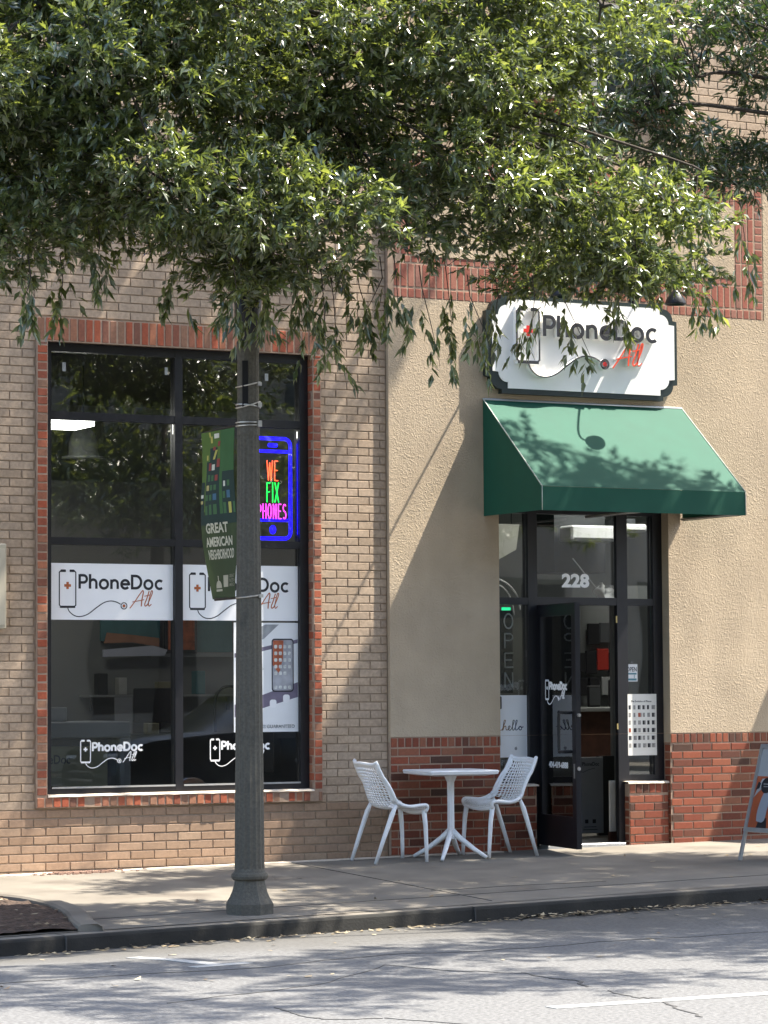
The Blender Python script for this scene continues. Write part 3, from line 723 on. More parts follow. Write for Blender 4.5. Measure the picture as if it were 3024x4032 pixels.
# ------------------------------------------------------------------ window graphics and posters
Fg=face(.1565)     # just inside the glass
Fv=face(.144)     # vinyl on the outer face of the glass
def panel(name,label,u0,u1,v0,v1,lu):
    t=thing(name,label,'window sign',((u0+u1)/2,.145,v0),'white shop name panels across the window')
    flat(Fv,u0,u1,v0,v1,0,.0012).obj('panel',WVINYL,t)
    logo(Fv,lu[0],lu[1],.00157,.0013,.0020,t,INK,ORANGE,ORANGE)
    return t
panel('window_sign','white PhoneDoc Atl panel across the left half of the shop window',8.368,9.420,1.899,2.344,(8.443,2.294))
panel('window_sign','white PhoneDoc Atl panel across the right half of the window, behind the lamp post',9.492,10.533,1.900,2.347,(9.560,2.285))
for i,(u,v,l) in enumerate(((8.625,.955,'small white PhoneDoc Atl lettering low on the left pane'),(9.742,.950,'small white PhoneDoc Atl lettering low on the right pane, partly behind the lamp post'))):
    t=thing('window_lettering',l,'lettering',(u,.144,v-.2),'small white shop logos at the foot of the window')
    logo(Fv,u,v,.00094,0,.0010,t,DECAL,DECAL,DECAL,weight=1.35)
# neon sign
NB=mat('blue_neon',(.01,.005,.3),.4,emit=(.004,.0,1.0),estr=1.4); NR=mat('red_neon',(.3,.05,.02),.4,emit=(1.0,.10,.03),estr=1.1)
NG=mat('green_neon',(.02,.3,.05),.4,emit=(.01,1.0,.09),estr=.9); NP=mat('pink_neon',(.3,.02,.25),.4,emit=(1.0,.05,.85),estr=1.0)
t=thing('neon_sign','lit neon sign shaped like a blue phone reading WE FIX PHONES, hanging in the window','neon sign',(10.35,.2,2.55))
Fn=face(.20); X0,X1,Z0,Z1=10.165,10.497,2.575,3.395
def ntube(m,pts,r,closed=False): m.tube([Fn(a,b,0) for a,b in pts],r,8,closed=closed)
m=MB(); ntube(m,rrect(X0,X1,Z0,Z1,.055),.0145,True); ntube(m,[(X0+.02,Z1-.105),(X1-.02,Z1-.105)],.0125); ntube(m,[(X0+.02,Z0+.15),(X1-.02,Z0+.15)],.0115)
ntube(m,[(10.30,Z1-.055),(10.375,Z1-.055)],.016)
m.prism(arc(10.335,Z0+.072,.026,.036,0,360,16)[:-1],Fn,-.008,.008); m.obj('phone_outline',NB,t,smooth=True)
def nword(txt,u0,v0,w,h,M_,nm):
    st,ww=word_strokes(txt,.16); m=MB()
    for pts,cl in st: m.tube([Fn(u0+a*w/ww,v0+b*h,0) for a,b in pts],.0046,6,closed=cl)
    m.obj(nm,M_,t,smooth=True)
nword('WE',10.285,3.045,.105,.17,NR,'word_we'); nword('FIX',10.280,2.870,.115,.165,NG,'word_fix'); nword('PHONES',10.190,2.735,.27,.125,NP,'word_phones')
# phone poster in the lower right of the window
POSTW=mat('poster_paper',(.80,.82,.83),.5,var=.05,vscale=3); POSTP=mat('poster_purple',(.16,.14,.20),.5,var=.2,vscale=9); POSTG=mat('poster_grey',(.32,.34,.36),.5,var=.3,vscale=12)
t=thing('poster','tall pale poster of a big phone with icons and a purple stripe, beside the post','poster',(10.24,.155,.997))
flat(Fv,9.954,10.533,.998,1.884,0,.0006).obj('sheet',POSTW,t)
m=MB(); m.prism([(9.96,1.12),(10.53,1.28),(10.53,1.40),(9.96,1.22)],Fv,.0006,.0009); m.prism([(9.96,1.60),(10.53,1.72),(10.53,1.75),(9.96,1.635)],Fv,.0006,.00085); m.obj('stripe',POSTP,t)
m=MB(); m.prism([(10.0,1.72),(10.22,1.75),(10.36,1.87),(10.24,1.87),(10.08,1.80)],Fv,.0006,.0007); m.obj('shading',POSTG,t)
m=MB(); put_text(m,'NE',Fv,10.175,1.795,.095,.06,.0006,bold=.03)
m.obj('heading',mat('plum_ink',(.12,.05,.07),.5),t)
m=MB(); put_text(m,'ALL REPAIRS GUARANTEED',Fv,10.02,1.028,.48,.028,.0006,bold=.02); put_text(m,'BASED',Fv,10.15,1.50,.07,.018,.0006); put_text(m,'OUR',Fv,10.155,1.655,.05,.022,.0006); m.each('caption',mat('slate_ink',(.12,.2,.22),.5),t)
m=MB(); m.prism(rrect(10.293,10.492,1.322,1.755,.026),Fv,.0006,.0016); ph=m.obj('phone_picture',mat('phone_black',(.02,.02,.03),.3),t)
m=MB(); m.prism(rrect(10.302,10.483,1.333,1.744,.020),Fv,.0017,.0020); m.obj('screen',mat('phone_screen',(.32,.33,.36),.4,var=.5,vscale=6),ph)
m=MB(); m.prism([(10.302,1.54),(10.36,1.47),(10.395,1.60),(10.40,1.74),(10.306,1.74)],Fv,.0020,.0023); m.obj('screen_art',mat('screen_orange',(.40,.10,.04),.4,var=.3,vscale=20),ph)
m=MB()
for r in range(5):
    for c in range(4):
        if r==4 and c==3: continue
        u=10.316+c*.0415; v=1.675-r*.054; m.prism(rrect(u,u+.027,v,v+.029,.007,2),Fv,.0024,.0027)
for c in range(4): m.prism(rrect(10.316+c*.0415,10.343+c*.0415,1.345,1.373,.007,2),Fv,.0024,.0027)
m.each('icon',mat('icon_white',(.6,.62,.6),.5,var=.3,vscale=40),ph)
m=MB()
for u,v in ((10.0,1.135),(10.15,1.165),(10.275,1.195),(10.395,1.235)): m.prism(rrect(u,u+.06,v,v+.065,.018,3),Fv,.0009,.0014)
m.each('badge',WVINYL,t)
# posters in the side lights
t=thing('poster','white hello poster in the side light left of the door','poster',(12.5,.15,.76))
flat(Fv,12.40,12.699,.755,1.281,0,.0003).obj('sheet',WVINYL,t)
m=MB(); cur=[(0,0),(.12,.10),(.30,.75),(.34,1.0),(.26,.98),(.20,.5),(.16,.02),(.26,.36),(.36,.40),(.38,.1),(.44,.02),(.56,.12),(.66,.36),(.58,.42),(.52,.2),(.60,.0),(.74,.12),(.92,.8),(.94,1.0),(.86,.95),(.82,.4),(.84,.02),(.96,.12),(1.12,.8),(1.14,1.0),(1.06,.95),(1.02,.4),(1.04,.02),(1.18,.1),(1.30,.36),(1.40,.34),(1.44,.12),(1.34,0),(1.26,.14),(1.32,.34),(1.46,.28),(1.56,.34)]
b=bez([(12.438+a*.144,.985+v*.082,0) for a,v in cur],5)
hp=[MB(),MB(),MB()]
for i in range(3):
    seg=b[i*len(b)//3:(i+1)*len(b)//3+1]; hp[i].ribbon(seg,.0075,Fv,0,.0006+.0002*i)
for i,c in enumerate(((.25,.13,.06),(.09,.10,.09),(.05,.07,.14))): hp[i].obj('hello_lettering',mat('ink_%d'%i,c,.5,var=.4,vscale=30),t)
m=MB(); m.prism(rrect(12.575,12.60,.815,.842,.011,4),Fv,0,.0004); m.prism([(12.588,.843),(12.596,.853),(12.592,.843)],Fv,0,.0004); m.obj('emblem',mat('pale_grey_ink',(.3,.31,.32),.5),t)
m=MB(); m.prism(rrect(12.405,12.452,1.163,1.272,.01,3),Fv,0,.0005); m.obj('black_picture',INK,t)
t=thing('poster','white poster with rows of tiny phone pictures in the side light right of the door','poster',(13.83,.15,.752))
Fq=face(.104)
flat(Fq,13.689,13.985,.752,1.283,-.003,0).obj('sheet',mat('cream_paper',(.80,.78,.72),.6,var=.03),t)
m=MB(); put_text(m,'The Evolution of iPhone',Fq,13.722,1.212,.21,.016,.0006,bold=.03); m.obj('heading',INK,t)
m=MB(); m2=MB(); m3=MB()
for r in range(6):
    for c in range(6):
        u=13.700+c*.047+rnd.uniform(-.002,.002); v=1.150-r*.066
        w_=rnd.uniform(.018,.028); q=m if rnd.random()<.62 else (m2 if rnd.random()<.8 else m3)
        q.prism([(u,v),(u+w_,v),(u+w_,v+.036),(u,v+.036)],Fq,0,.0006)
        if rnd.random()<.6: m2.prism([(u+w_+.002,v),(u+w_+.010,v),(u+w_+.010,v+.036),(u+w_+.002,v+.036)],Fq,0,.0006)
m.each('dark_picture',INK,t); m2.each('grey_picture',mat('mid_grey_ink',(.28,.27,.25),.5,var=.3,vscale=60),t); m3.each('red_picture',mat('rust_ink',(.35,.08,.04),.5),t)
t=thing('open_card','small white card with OPEN over blue bars, stuck on the right side light','sign',(13.75,.15,1.39))
flat(Fv,13.700,13.818,1.392,1.542,0,.001).obj('card',WVINYL,t)
m=MB(); put_text(m,'OPEN',Fv,13.705,1.478,.105,.040,.0014,bold=.02); m.obj('lettering',INK,t)
m=MB(); m.prism([(13.706,1.452),(13.808,1.452),(13.808,1.466),(13.706,1.466)],Fv,.001,.0014); m.prism([(13.706,1.400),(13.808,1.400),(13.808,1.418),(13.706,1.418)],Fv,.001,.0014); m.prism([(13.782,1.42),(13.788,1.42),(13.788,1.45),(13.782,1.45)],Fv,.001,.0014); m.obj('bars',mat('teal_ink',(.10,.26,.32),.5),t)
m=MB(); m.lathe([(.009,0),(.006,.008)],(13.755,.135,1.556),10); m.obj('suction_cup',mat('clear_cup',(.5,.52,.5),.2),t)
# vertical OPEN letters behind the left side light
t=thing('open_letters','unlit pale tube letters O P E N hanging one above another left of the door','sign',(12.54,.19,1.33))
Fo=face(.165); m=MB()
for i,ch in enumerate('OpEN'):
    v=1.845-i*.166; st,w=word_strokes(ch)
    for pts,cl in st: m.tube([Fo(12.490+a*.105/w,v+b*.128,0) for a,b in pts],.0068,6,closed=cl)
m.obj('tube_letters',mat('unlit_tube',(.85,.86,.84),.35,var=.03),t,smooth=True)
m=MB(); m.box(12.47,12.60,.204,.208,1.30,2.00); m.obj('backing',mat('smoked_panel',(.03,.035,.035),.3),t)
m=MB(); m.box(12.50,12.58,.20,.215,2.003,2.028); m.obj('indicator',mat('green_led',(.02,.2,.08),.4,emit=(.02,.7,.28),estr=.5),t)

# ------------------------------------------------------------------ shop sign over the awning
t=thing('wall_sign','white PhoneDoc Atl sign board with stepped corners and a dark green border over the awning','shop sign',(13.16,0,3.83))
def plaque(x0,x1,z0,z1,s,r):
    # stepped corner: a small square step, a rounded shoulder, then another step
    P=[]
    def corner(cx,cz,sx,sz,rev):
        q=[(cx,cz+sz*(s+r))]+[(cx+sx*(s+r-r*math.cos(math.radians(a))), cz+sz*(s+r-.006-(r)*math.sin(math.radians(a)))) for a in (0,15,30,45,60,75,90)]+[(cx+sx*(s+r+.006),cz+sz*(s-.006)),(cx+sx*(s+r+.006),cz)]
        return q[::-1] if rev else q
    P+=corner(x0,z0,1,1,False); P+=corner(x1,z0,-1,1,True); P+=corner(x1,z1,-1,-1,False); P+=corner(x0,z1,1,-1,True)
    return P
m=MB(); m.prism(plaque(12.205,14.125,3.828,4.668,.042,.10),Fs,.012,.072); m.obj('border',SIGNB,t)
m=MB(); m.prism(plaque(12.262,14.092,3.872,4.632,.058,.085),Fs,.072,.082); m.obj('board',SIGNW,t)
sk=.00250
lg=t
G0=(12.461,4.083+192*sk)
# channel letters: white returns with coloured faces
logo(Fs,G0[0],G0[1],sk,.083,.134,t,SIGNW,SIGNW,SIGNW,weight=.98,names=('phone_return','cross_return','letter_return','script_return','cord_return'))
logo(Fs,G0[0],G0[1],sk,.1365,.139,t,INK,REDINK,ORRED,weight=.98)
# gooseneck lamps
def gooseneck(x,label):
    t=thing('gooseneck_lamp',label,'wall lamp',(x,0,4.6),'gooseneck lamps over the sign')
    m=MB(); m.lathe([(.045,0),(.045,.012),(.02,.02)],(0,0,0),16)
    vs=[(x+a,-c,4.70+b) for a,b,c in m.v]; m2=MB(); m2.add(vs,m.f); m2.obj('wall_plate',DARKMET,t,smooth=False)
    m=MB(); m.tube(bez([(x,-.01,4.70),(x,-.30,4.80),(x,-.52,4.86),(x,-.62,4.855),(x,-.66,4.80),(x,-.655,4.70)],6),.0105,8); m.obj('arm',DARKMET,t,smooth=True)
    m=MB(); m.lathe([(.022,.115),(.03,.10),(.045,.085),(.075,.045),(.092,.0),(.095,-.012),(.088,-.012),(.070,.035),(.02,.07)],(x,-.655,4.60),20); m.obj('shade',DARKMET,t,smooth=True)
gooseneck(13.73,'dark gooseneck lamp over the right end of the PhoneDoc sign')
gooseneck(12.58,'dark gooseneck lamp over the left end of the PhoneDoc sign, hidden in the leaves')

# ------------------------------------------------------------------ awnings
def awning(x0,x1,label):
    t=thing('awning',label,'awning',((x0+x1)/2,0,2.79),'green canvas awnings on the stucco wall')
    P=.964; zt,zh,zb=3.783,2.983,2.787
    m=MB(); n=14
    for (a,b,c,d) in (((x0,-.006,zt),(x1,-.006,zt),(x1,-P,zh),(x0,-P,zh)),):
        vs=[]
        for j in range(9):
            for i in range(n+1):
                s_=i/n; r_=j/8; sag=.012*math.sin(math.pi*s_)*math.sin(math.pi*r_)
                vs.append((x0+(x1-x0)*s_, -.006-(P-.006)*r_+sag*.6, zt+(zh-zt)*r_-sag))
        m.add(vs,[(j*(n+1)+i,(j+1)*(n+1)+i,(j+1)*(n+1)+i+1,j*(n+1)+i+1) for j in range(8) for i in range(n)])
    m.obj('canopy',AWN,t,smooth=True)
    m=MB(); vs=[]
    for j in range(4):
        for i in range(25):
            vs.append((x0+(x1-x0)*i/24,-P-.003*math.sin(i*.9)*j/3,zh-.002+(zb-zh)*j/3))
    m.add(vs,[(j*25+i,(j+1)*25+i,(j+1)*25+i+1,j*25+i+1) for j in range(3) for i in range(24)]); m.obj('valance',AWN,t,smooth=True)
    for x in (x0,x1):
        m=MB(); m.add([(x,-.006,zt),(x,-P,zh),(x,-P,zb),(x,-.006,zb)],[(0,1,2,3)]); m.obj('side_panel',AWN,t)
    m=MB()
    for x in (x0-.002,x1+.002): m.tube([(x,-.008,zt+.001),(x,-P-.003,zh+.001)],.0045,6); m.tube([(x,-P-.004,zh),(x,-P-.004,zb)],.0035,6)
    m.each('piping',PIPE,t,smooth=True)
    m=MB(); m.tube([(x0+.02,-P+.03,zb+.014),(x1-.02,-P+.03,zb+.014)],.011,6)
    for x in (x0+.018,(x0+x1)/2,x1-.018): m.tube([(x,-.02,zb+.014),(x,-P+.03,zb+.014)],.011,6); m.tube([(x,-.05,zt-.075),(x,-P+.04,zh-.03)],.010,6)
    m.tube([(x0,-.015,zt-.008),(x1,-.015,zt-.008)],.012,6)
    m.obj('frame',ALU,t,smooth=True)
awning(12.206,14.205,'green canvas awning over the door of number 228')
awning(16.32,18.32,'green canvas awning further right along the same wall, outside the picture')

# ------------------------------------------------------------------ lamp post, banner
LX,LY=8.575,-3.08
t=thing('lamp_post','octagonal grey concrete lamp post with a flared base in front of the shop window','lamp post',(LX,LY,zs(LX,LY)))
z0=zs(LX,LY)-.02
m=MB(); m.lathe([(.172,0),(.172,.085),(.166,.095),(.150,.12),(.128,.165),(.114,.215),(.108,.25)],(LX,LY,z0),8,flute=0); 
m.lathe([(.112,.245),(.124,.255),(.128,.272),(.124,.288),(.108,.30),(.100,.325)],(LX,LY,z0),24); m.obj('base',AGG,t)
m=MB(); R0,R1=.103,.076
prof=[(R0,.32)]+[(R0+(R1-R0)*(i/12),.34+i*(3.33-.34)/12) for i in range(13)]
m.lathe(prof,(LX,LY,z0),32,flute=.075); m.lathe([(R1+.002,3.30),(R1+.003,3.33),(R1,3.36),(R1-.001,3.86),(R1+.004,3.89),(R1+.002,3.95),(R1-.008,3.97)],(LX,LY,z0),16); m.obj('shaft',AGG,t)
dirc=Vector((-LX,-21.33-LY,0)).normalized(); side=Vector((-dirc.y,dirc.x,0))
Fh=frame((LX+dirc.x*.0735,LY+dirc.y*.0735,0),tuple(side),(0,0,1),tuple(dirc))
m=MB(); m.prism([(-.040,3.29),(.0,3.29),(.0,3.61),(-.040,3.61)],Fh,-.012,.0075); m.obj('service_slot',mat('slot_black',(.006,.006,.007),.9),t)
m=MB(); m.lathe([(.058,0),(.074,.02),(.080,.14),(.086,.16),(.10,.30),(.06,.36)],(LX,LY,z0+3.955),20); nk=m.obj('fitter',DARKMET,t,smooth=True)
m=MB(); m.lathe([(.09,0),(.14,.10),(.16,.20),(.15,.34),(.08,.44),(.02,.50)],(LX,LY,z0+4.30),20); m.obj('globe',mat('lamp_globe',(.25,.25,.23),.25),t,smooth=True)
def strap(z,tilt,r=.080,ph=0):
    m=MB(); m.tube([(LX+r*math.cos(a),LY+r*math.sin(a),z+tilt*math.cos(a+ph)) for a in [i*math.pi/10 for i in range(20)]],.0055,6,closed=True)
    a=-1.0; m.box(LX+r*math.cos(a)-.012,LX+r*math.cos(a)+.018,LY+r*math.sin(a)-.02,LY+r*math.sin(a)+.01,z-.01,z+.012); m.obj('clamp',GALV,t)
for z,ti in ((3.45,.02),(3.31,.025),(3.30,-.01),(3.185,.0),(3.165,.004),(1.985,.012)): strap(z,ti,.083+.004*(3.45-z))
# banner
bt=thing('street_banner','green GREAT AMERICAN NEIGHBORHOOD banner hanging from the lamp post','banner',(LX-.02,LY+.35,1.97))
def bsurf(s,tt,off=0):     # s: 0 far edge (towards the wall) .. 1 at the post ; tt: 0 bottom .. 1 top
    y=LY+.135+(1-s)*(.565-.05*math.sin(math.pi*tt)*.4); z=1.985+tt*(3.165-1.985)+.0*(1-s)
    x=LX-.040+ (1-s)*(.085*(1-tt)**1.6) + .018*math.sin(3.2*(1-s)+5*tt)*math.sin(math.pi*tt) -.03*math.sin(math.pi*min(1,tt*1.1))*(1-s)
    return (x-off,y,z)
Fb=lambda a,b,n=0: bsurf(a,b,n)
def bgrid(m,s0,s1,t0,t1,off,ns=10,nt_=16,mi=0):
    vs=[bsurf(s0+(s1-s0)*i/ns,t0+(t1-t0)*j/nt_,off) for j in range(nt_+1) for i in range(ns+1)]
    m.add(vs,[(j*(ns+1)+i,j*(ns+1)+i+1,(j+1)*(ns+1)+i+1,(j+1)*(ns+1)+i) for j in range(nt_) for i in range(ns)],mi)
BG=[mat('banner_deep_green',(.035,.055,.022),.8,var=.08,trans=.12),mat('banner_leaf_green',(.11,.19,.04),.8,var=.08,trans=.2),mat('banner_mid_green',(.055,.15,.05),.8,var=.08,trans=.2),mat('banner_dark_city',(.012,.035,.028),.8,var=.1)]
m=MB(); bgrid(m,0,1,0,1,0,14,26); bf=m.obj('fabric',BG[0],bt,smooth=True)
m=MB(); bgrid(m,.0,.62,.52,1,.0012); m.obj('light_green_field',BG[1],bt,smooth=True)
m=MB(); bgrid(m,.58,1,.50,1,.0018); m.obj('green_field',BG[2],bt,smooth=True)
m=MB(); bgrid(m,.16,.60,.47,.82,.0024,6,10); bgrid(m,.68,1,.47,.75,.0024,5,8); bgrid(m,.26,.5,.82,.90,.0024,3,4); bgrid(m,.0,1,.44,.50,.0022,10,3); bgrid(m,0,.12,.44,.70,.0026,3,6); m.obj('skyline',BG[3],bt,smooth=True)
wc={'y':mat('banner_yellow',(.45,.42,.10),.8),'w':mat('banner_white',(.60,.60,.50),.8,var=.1),'r':mat('banner_red',(.25,.05,.04),.8),'g':mat('banner_window_green',(.05,.13,.05),.8),'b':mat('banner_blue',(.05,.13,.2),.8),'o':mat('banner_straw',(.42,.36,.14),.8)}
wins={k:MB() for k in wc}
def bw(k,s,tt,w,h,sh=0):
    wins[k].add([bsurf(s,tt,.0034),bsurf(s+w,tt,.0034),bsurf(s+w+sh,tt+h,.0034),bsurf(s+sh,tt+h,.0034)],[(0,1,2,3)])
for k,s,tt,w,h,sh in (('w',.40,.955,.15,.028,0),('y',.29,.93,.06,.04,0),('y',.26,.965,.05,.03,-.02),('r',.36,.885,.08,.022,0),('r',.50,.905,.07,.03,.02),('y',.36,.83,.07,.055,.08),('y',.16,.83,.05,.03,0),
    ('r',.24,.765,.08,.045,0),('w',.34,.765,.10,.035,0),('r',.50,.78,.10,.05,0),('g',.22,.70,.08,.04,0),('g',.34,.70,.08,.035,0),('r',.46,.70,.09,.035,0),
    ('o',.19,.645,.09,.032,0),('g',.31,.645,.08,.032,0),('g',.43,.645,.08,.032,0),('w',.72,.66,.05,.032,0),('g',.82,.66,.06,.035,0),
    ('g',.17,.585,.08,.035,0),('g',.29,.585,.08,.035,0),('b',.41,.585,.11,.038,0),('b',.80,.59,.08,.045,0),('g',.70,.59,.06,.04,0),
    ('g',.17,.50,.07,.055,0),('g',.29,.50,.08,.06,0),('g',.42,.50,.10,.06,0),('g',.70,.50,.07,.065,0),('y',.83,.50,.07,.065,0),('g',.94,.50,.05,.065,0),('w',-.0,.605,.09,.02,0),('o',.0,.57,.08,.018,0)): bw(k,s,tt,w,h,sh)
for k in wc: wins[k].each('printed_window',wc[k],bt)
def btext(m,body,s0,t0,w,h,bold=.03):
    vs,fs=text_geo(body,bold); m.add([bsurf(s0+a*w,t0+b*h,.0036) for a,b in vs],fs)
m=MB(); btext(m,'GREAT',.17,.388,.60,.062); btext(m,'AMERICAN',.13,.308,.74,.058); btext(m,'NEIGHBORHOOD',.16,.232,.76,.060); m.obj('lettering',mat('banner_lettering',(.52,.50,.38),.8,var=.08),bt)
m=MB(); btext(m,'GREAT',.76,.118,.20,.020,.01); btext(m,'PLACES IN',.76,.092,.22,.020,.01); btext(m,'AMERICA',.76,.066,.22,.020,.01)
m.obj('small_lettering',mat('banner_faint',(.26,.25,.18),.8),bt)
m=MB(); m.add([bsurf(s,q,.0036) for s,q in ((.54,.065),(.72,.065),(.72,.135),(.54,.135))],[(0,1,2,3)]); m.add([bsurf(.36+.11*math.cos(a),.062+.045*math.sin(a),.0036) for a in [i*math.pi/8 for i in range(9)]],[tuple(range(9))]); m.add([bsurf(s,q,.0036) for s,q in ((.34,.10),(.37,.10),(.37,.135),(.34,.135))],[(0,1,2,3)])
m.add([bsurf(s,q,.0036) for s,q in ((.24,.042),(.48,.042),(.48,.055),(.24,.055))],[(0,1,2,3)]); m.obj('emblem',mat('banner_emblem',(.40,.38,.28),.8,var=.1),bt)
m=MB(); m.tube([(LX-.028,LY+.06,3.175),(LX-.03,LY+.66,3.165)],.010,8); m.tube([(LX-.028,LY+.06,1.98),(LX+.02,LY+.60,1.98)],.010,8); m.each('bracket_arm',DARKMET,bt)

# ------------------------------------------------------------------ bistro set
def make_chair():
    t=thing('chair','x','chair',(0,0,0),'white plastic chairs at the bistro table')
    # profile (x forward, z up), from front lip to top of back; half widths
    prof=bez([(.215,0,.395),(.225,0,.430),(.195,0,.447),(.10,0,.440),(0,0,.432),(-.085,0,.438),(-.140,0,.468),(-.172,0,.520),(-.196,0,.585),(-.218,0,.655),(-.240,0,.728),(-.268,0,.805)],3)
    n=len(prof)
    def hw(i):
        s_=i/(n-1); return .205 + (.018*math.sin(math.pi*min(1,s_*2))) - .025*max(0,s_-.45)*1.8
    def pt(i,j,NJ):
        x,_,z=prof[i]; a=(j/NJ*2-1); w=hw(i); s_=i/(n-1)
        cup=.022*(a*a) if s_<.5 else 0; bk=.060*(a*a)*min(1,max(0,(s_-.5)*3)) # back wraps forward
        top=(-.018*(a*a)+.034*a**6) if s_>.9 else 0
        jn=max(0,math.sin(math.pi*min(1,max(0,(s_-.30)/.62))))
        return (x+bk*.6+.085*jn*a*a, a*(w+.012*jn), z+cup+top+.030*jn*a**4*(1 if s_<.6 else 0))
    NJ=16; m=MB(); vs=[pt(i,j,NJ) for i in range(n) for j in range(NJ+1)]; m.v=list(vs); m.t=[(.5,.5,.5)]*len(vs)
    fs=[]
    for i in range(n-1):
        for j in range(NJ):
            q=(i*(NJ+1)+j,i*(NJ+1)+j+1,(i+1)*(NJ+1)+j+1,(i+1)*(NJ+1)+j)
            s_=i/(n-1)
            solid = j in (0,NJ-1) or i<2 or i>n-3
            if i in (n//2-3,n//2-2,n//2-1,n//2) and j in (1,2,NJ-2,NJ-3): continue
            if solid: fs.append(q); continue
            # perforated cell: opening inside a ring, alternating
            c=[Vector(m.v[k]) for k in q]; cc=sum(c,Vector())/4; b=len(m.v); sc=.86 if (i+j)%2==0 else .74
            for k in range(4):
                e=(c[k]+c[(k+1)%4])/2; m.v.append(tuple(cc+(c[k]-cc)*sc*.72))
                m.v.append(tuple(cc+(e-cc)*sc*1.05))
            m.t+=[(.5,.5,.5)]*8
            for k in range(4):
                fs.append((q[k],q[(k+1)%4],b+2*((k+1)%4),b+2*k+1,b+2*k))
    m.f=fs; m.m=[0]*len(fs)
    # split into seat and backrest objects
    def sub(pred,name):
        mm=MB(); used={}
        for f in m.f:
            cz=sum(m.v[k][2] for k in f)/len(f); cx=sum(m.v[k][0] for k in f)/len(f)
            if pred(cx,cz):
                g=[]
                for k in f:
                    if k not in used: used[k]=len(mm.v); mm.v.append(m.v[k]); mm.t.append((.5,.5,.5))
                    g.append(used[k])
                mm.f.append(tuple(g)); mm.m.append(0)
        o=mm.obj(name,PLASTIC,t,smooth=True); so_=o.modifiers.new('solid','SOLIDIFY'); so_.thickness=.011; so_.offset=0
        return o
    sub(lambda x,z: z<.462,'seat'); sub(lambda x,z: z>=.462,'backrest')
    m=MB(); L_=[Vector(pt(i,0,NJ)) for i in range(n)]; R_=[Vector(pt(i,NJ,NJ)) for i in range(n)]
    top=[Vector(pt(n-1,j,NJ)) for j in range(NJ+1)]; fr=[Vector(pt(0,j,NJ)) for j in range(NJ+1)]
    loop=L_+top[1:-1]+R_[::-1]+fr[::-1][1:-1]
    m.tube(loop,.0155,8,closed=True); m.obj('rim',PLASTIC,t,smooth=True)
    for sx,sy in ((1,1),(1,-1),(-1,1),(-1,-1)):
        m=MB()
        if sx>0: p=[(.205,sy*.190,.425),(.222,sy*.192,.30),(.232,sy*.193,.12),(.236,sy*.194,.0)]; r=[.021,.0185,.016,.0145]
        else: p=[(-.060,sy*.203,.475),(-.095,sy*.203,.40),(-.170,sy*.199,.20),(-.240,sy*.195,.0)]; r=[.013,.021,.0175,.0145]
        m.tube(p,r,10); m.obj('leg',PLASTIC,t,smooth=True)
    return t
def copy_tree(o,parent=None):
    c=o.copy(); COL.objects.link(c); c.parent=parent
    for ch in list(o.children): copy_tree(ch,c)
    return c
ch=make_chair(); ch['label']='white perforated plastic chair left of the bistro table, its back to the big window'
ch2=copy_tree(ch); ch2['label']='white perforated plastic chair right of the bistro table, in front of the open door'
def put_chair(o,x,y,rz,sy):
    o.location=(x,y,zs(x,y)); o.rotation_euler=(math.atan2(zs(x,y+.2)-zs(x,y-.2),.4)*math.cos(rz),0,rz); o.scale=(1,sy,.985)
put_chair(ch,11.10,-.36,math.radians(2),1.0)
put_chair(ch2,12.150,-.325,math.radians(184),1.0)
tx,ty=11.665,-.37
t=thing('bistro_table','square white bistro table with a four-footed pedestal between two white chairs','table',(tx,ty,zs(tx,ty)))
zt=.715; zb=zs(tx,ty); a0=math.radians(-6); ca,sa=math.cos(a0),math.sin(a0)
Ftab=frame((tx,ty,zb),(ca,sa,0),(-sa,ca,0),(0,0,1))
m=MB(); 
for (h0,h1,i0,i1) in ((.690,.712,.300,.306),(.712,.722,.306,.300),(.676,.690,.22,.298)):
    q0=rrect(-i0,i0,-i0,i0,.02,3); q1=rrect(-i1,i1,-i1,i1,.02,3); k=len(q0)
    m.add([Ftab(a,b,h0) for a,b in q0]+[Ftab(a,b,h1) for a,b in q1],[tuple(range(k))[::-1],tuple(range(k,2*k))]+[(i,(i+1)%k,k+(i+1)%k,k+i) for i in range(k)])
m.obj('tabletop',PLASTIC,t)
m=MB(); m.lathe([(.036,.16),(.031,.22),(.029,.45),(.031,.62),(.050,.66),(.052,.678)],(tx,ty,zb),8); m.obj('column',PLASTIC,t)
for (fx,fy) in ((11.43,-.165),(11.457,-.595),(11.892,-.560),(11.862,-.161)):
    m=MB(); d=Vector((fx-tx,fy-ty,0)); 
    m.tube([(tx+d.x*.02,ty+d.y*.02,zb+.23),(tx+d.x*.25,ty+d.y*.25,zb+.165),(tx+d.x*.65,ty+d.y*.65,zb+.075),(fx,fy,zs(fx,fy)+.012)],[.026,.024,.02,.015],8)
    m.obj('leg',PLASTIC,t,smooth=True)

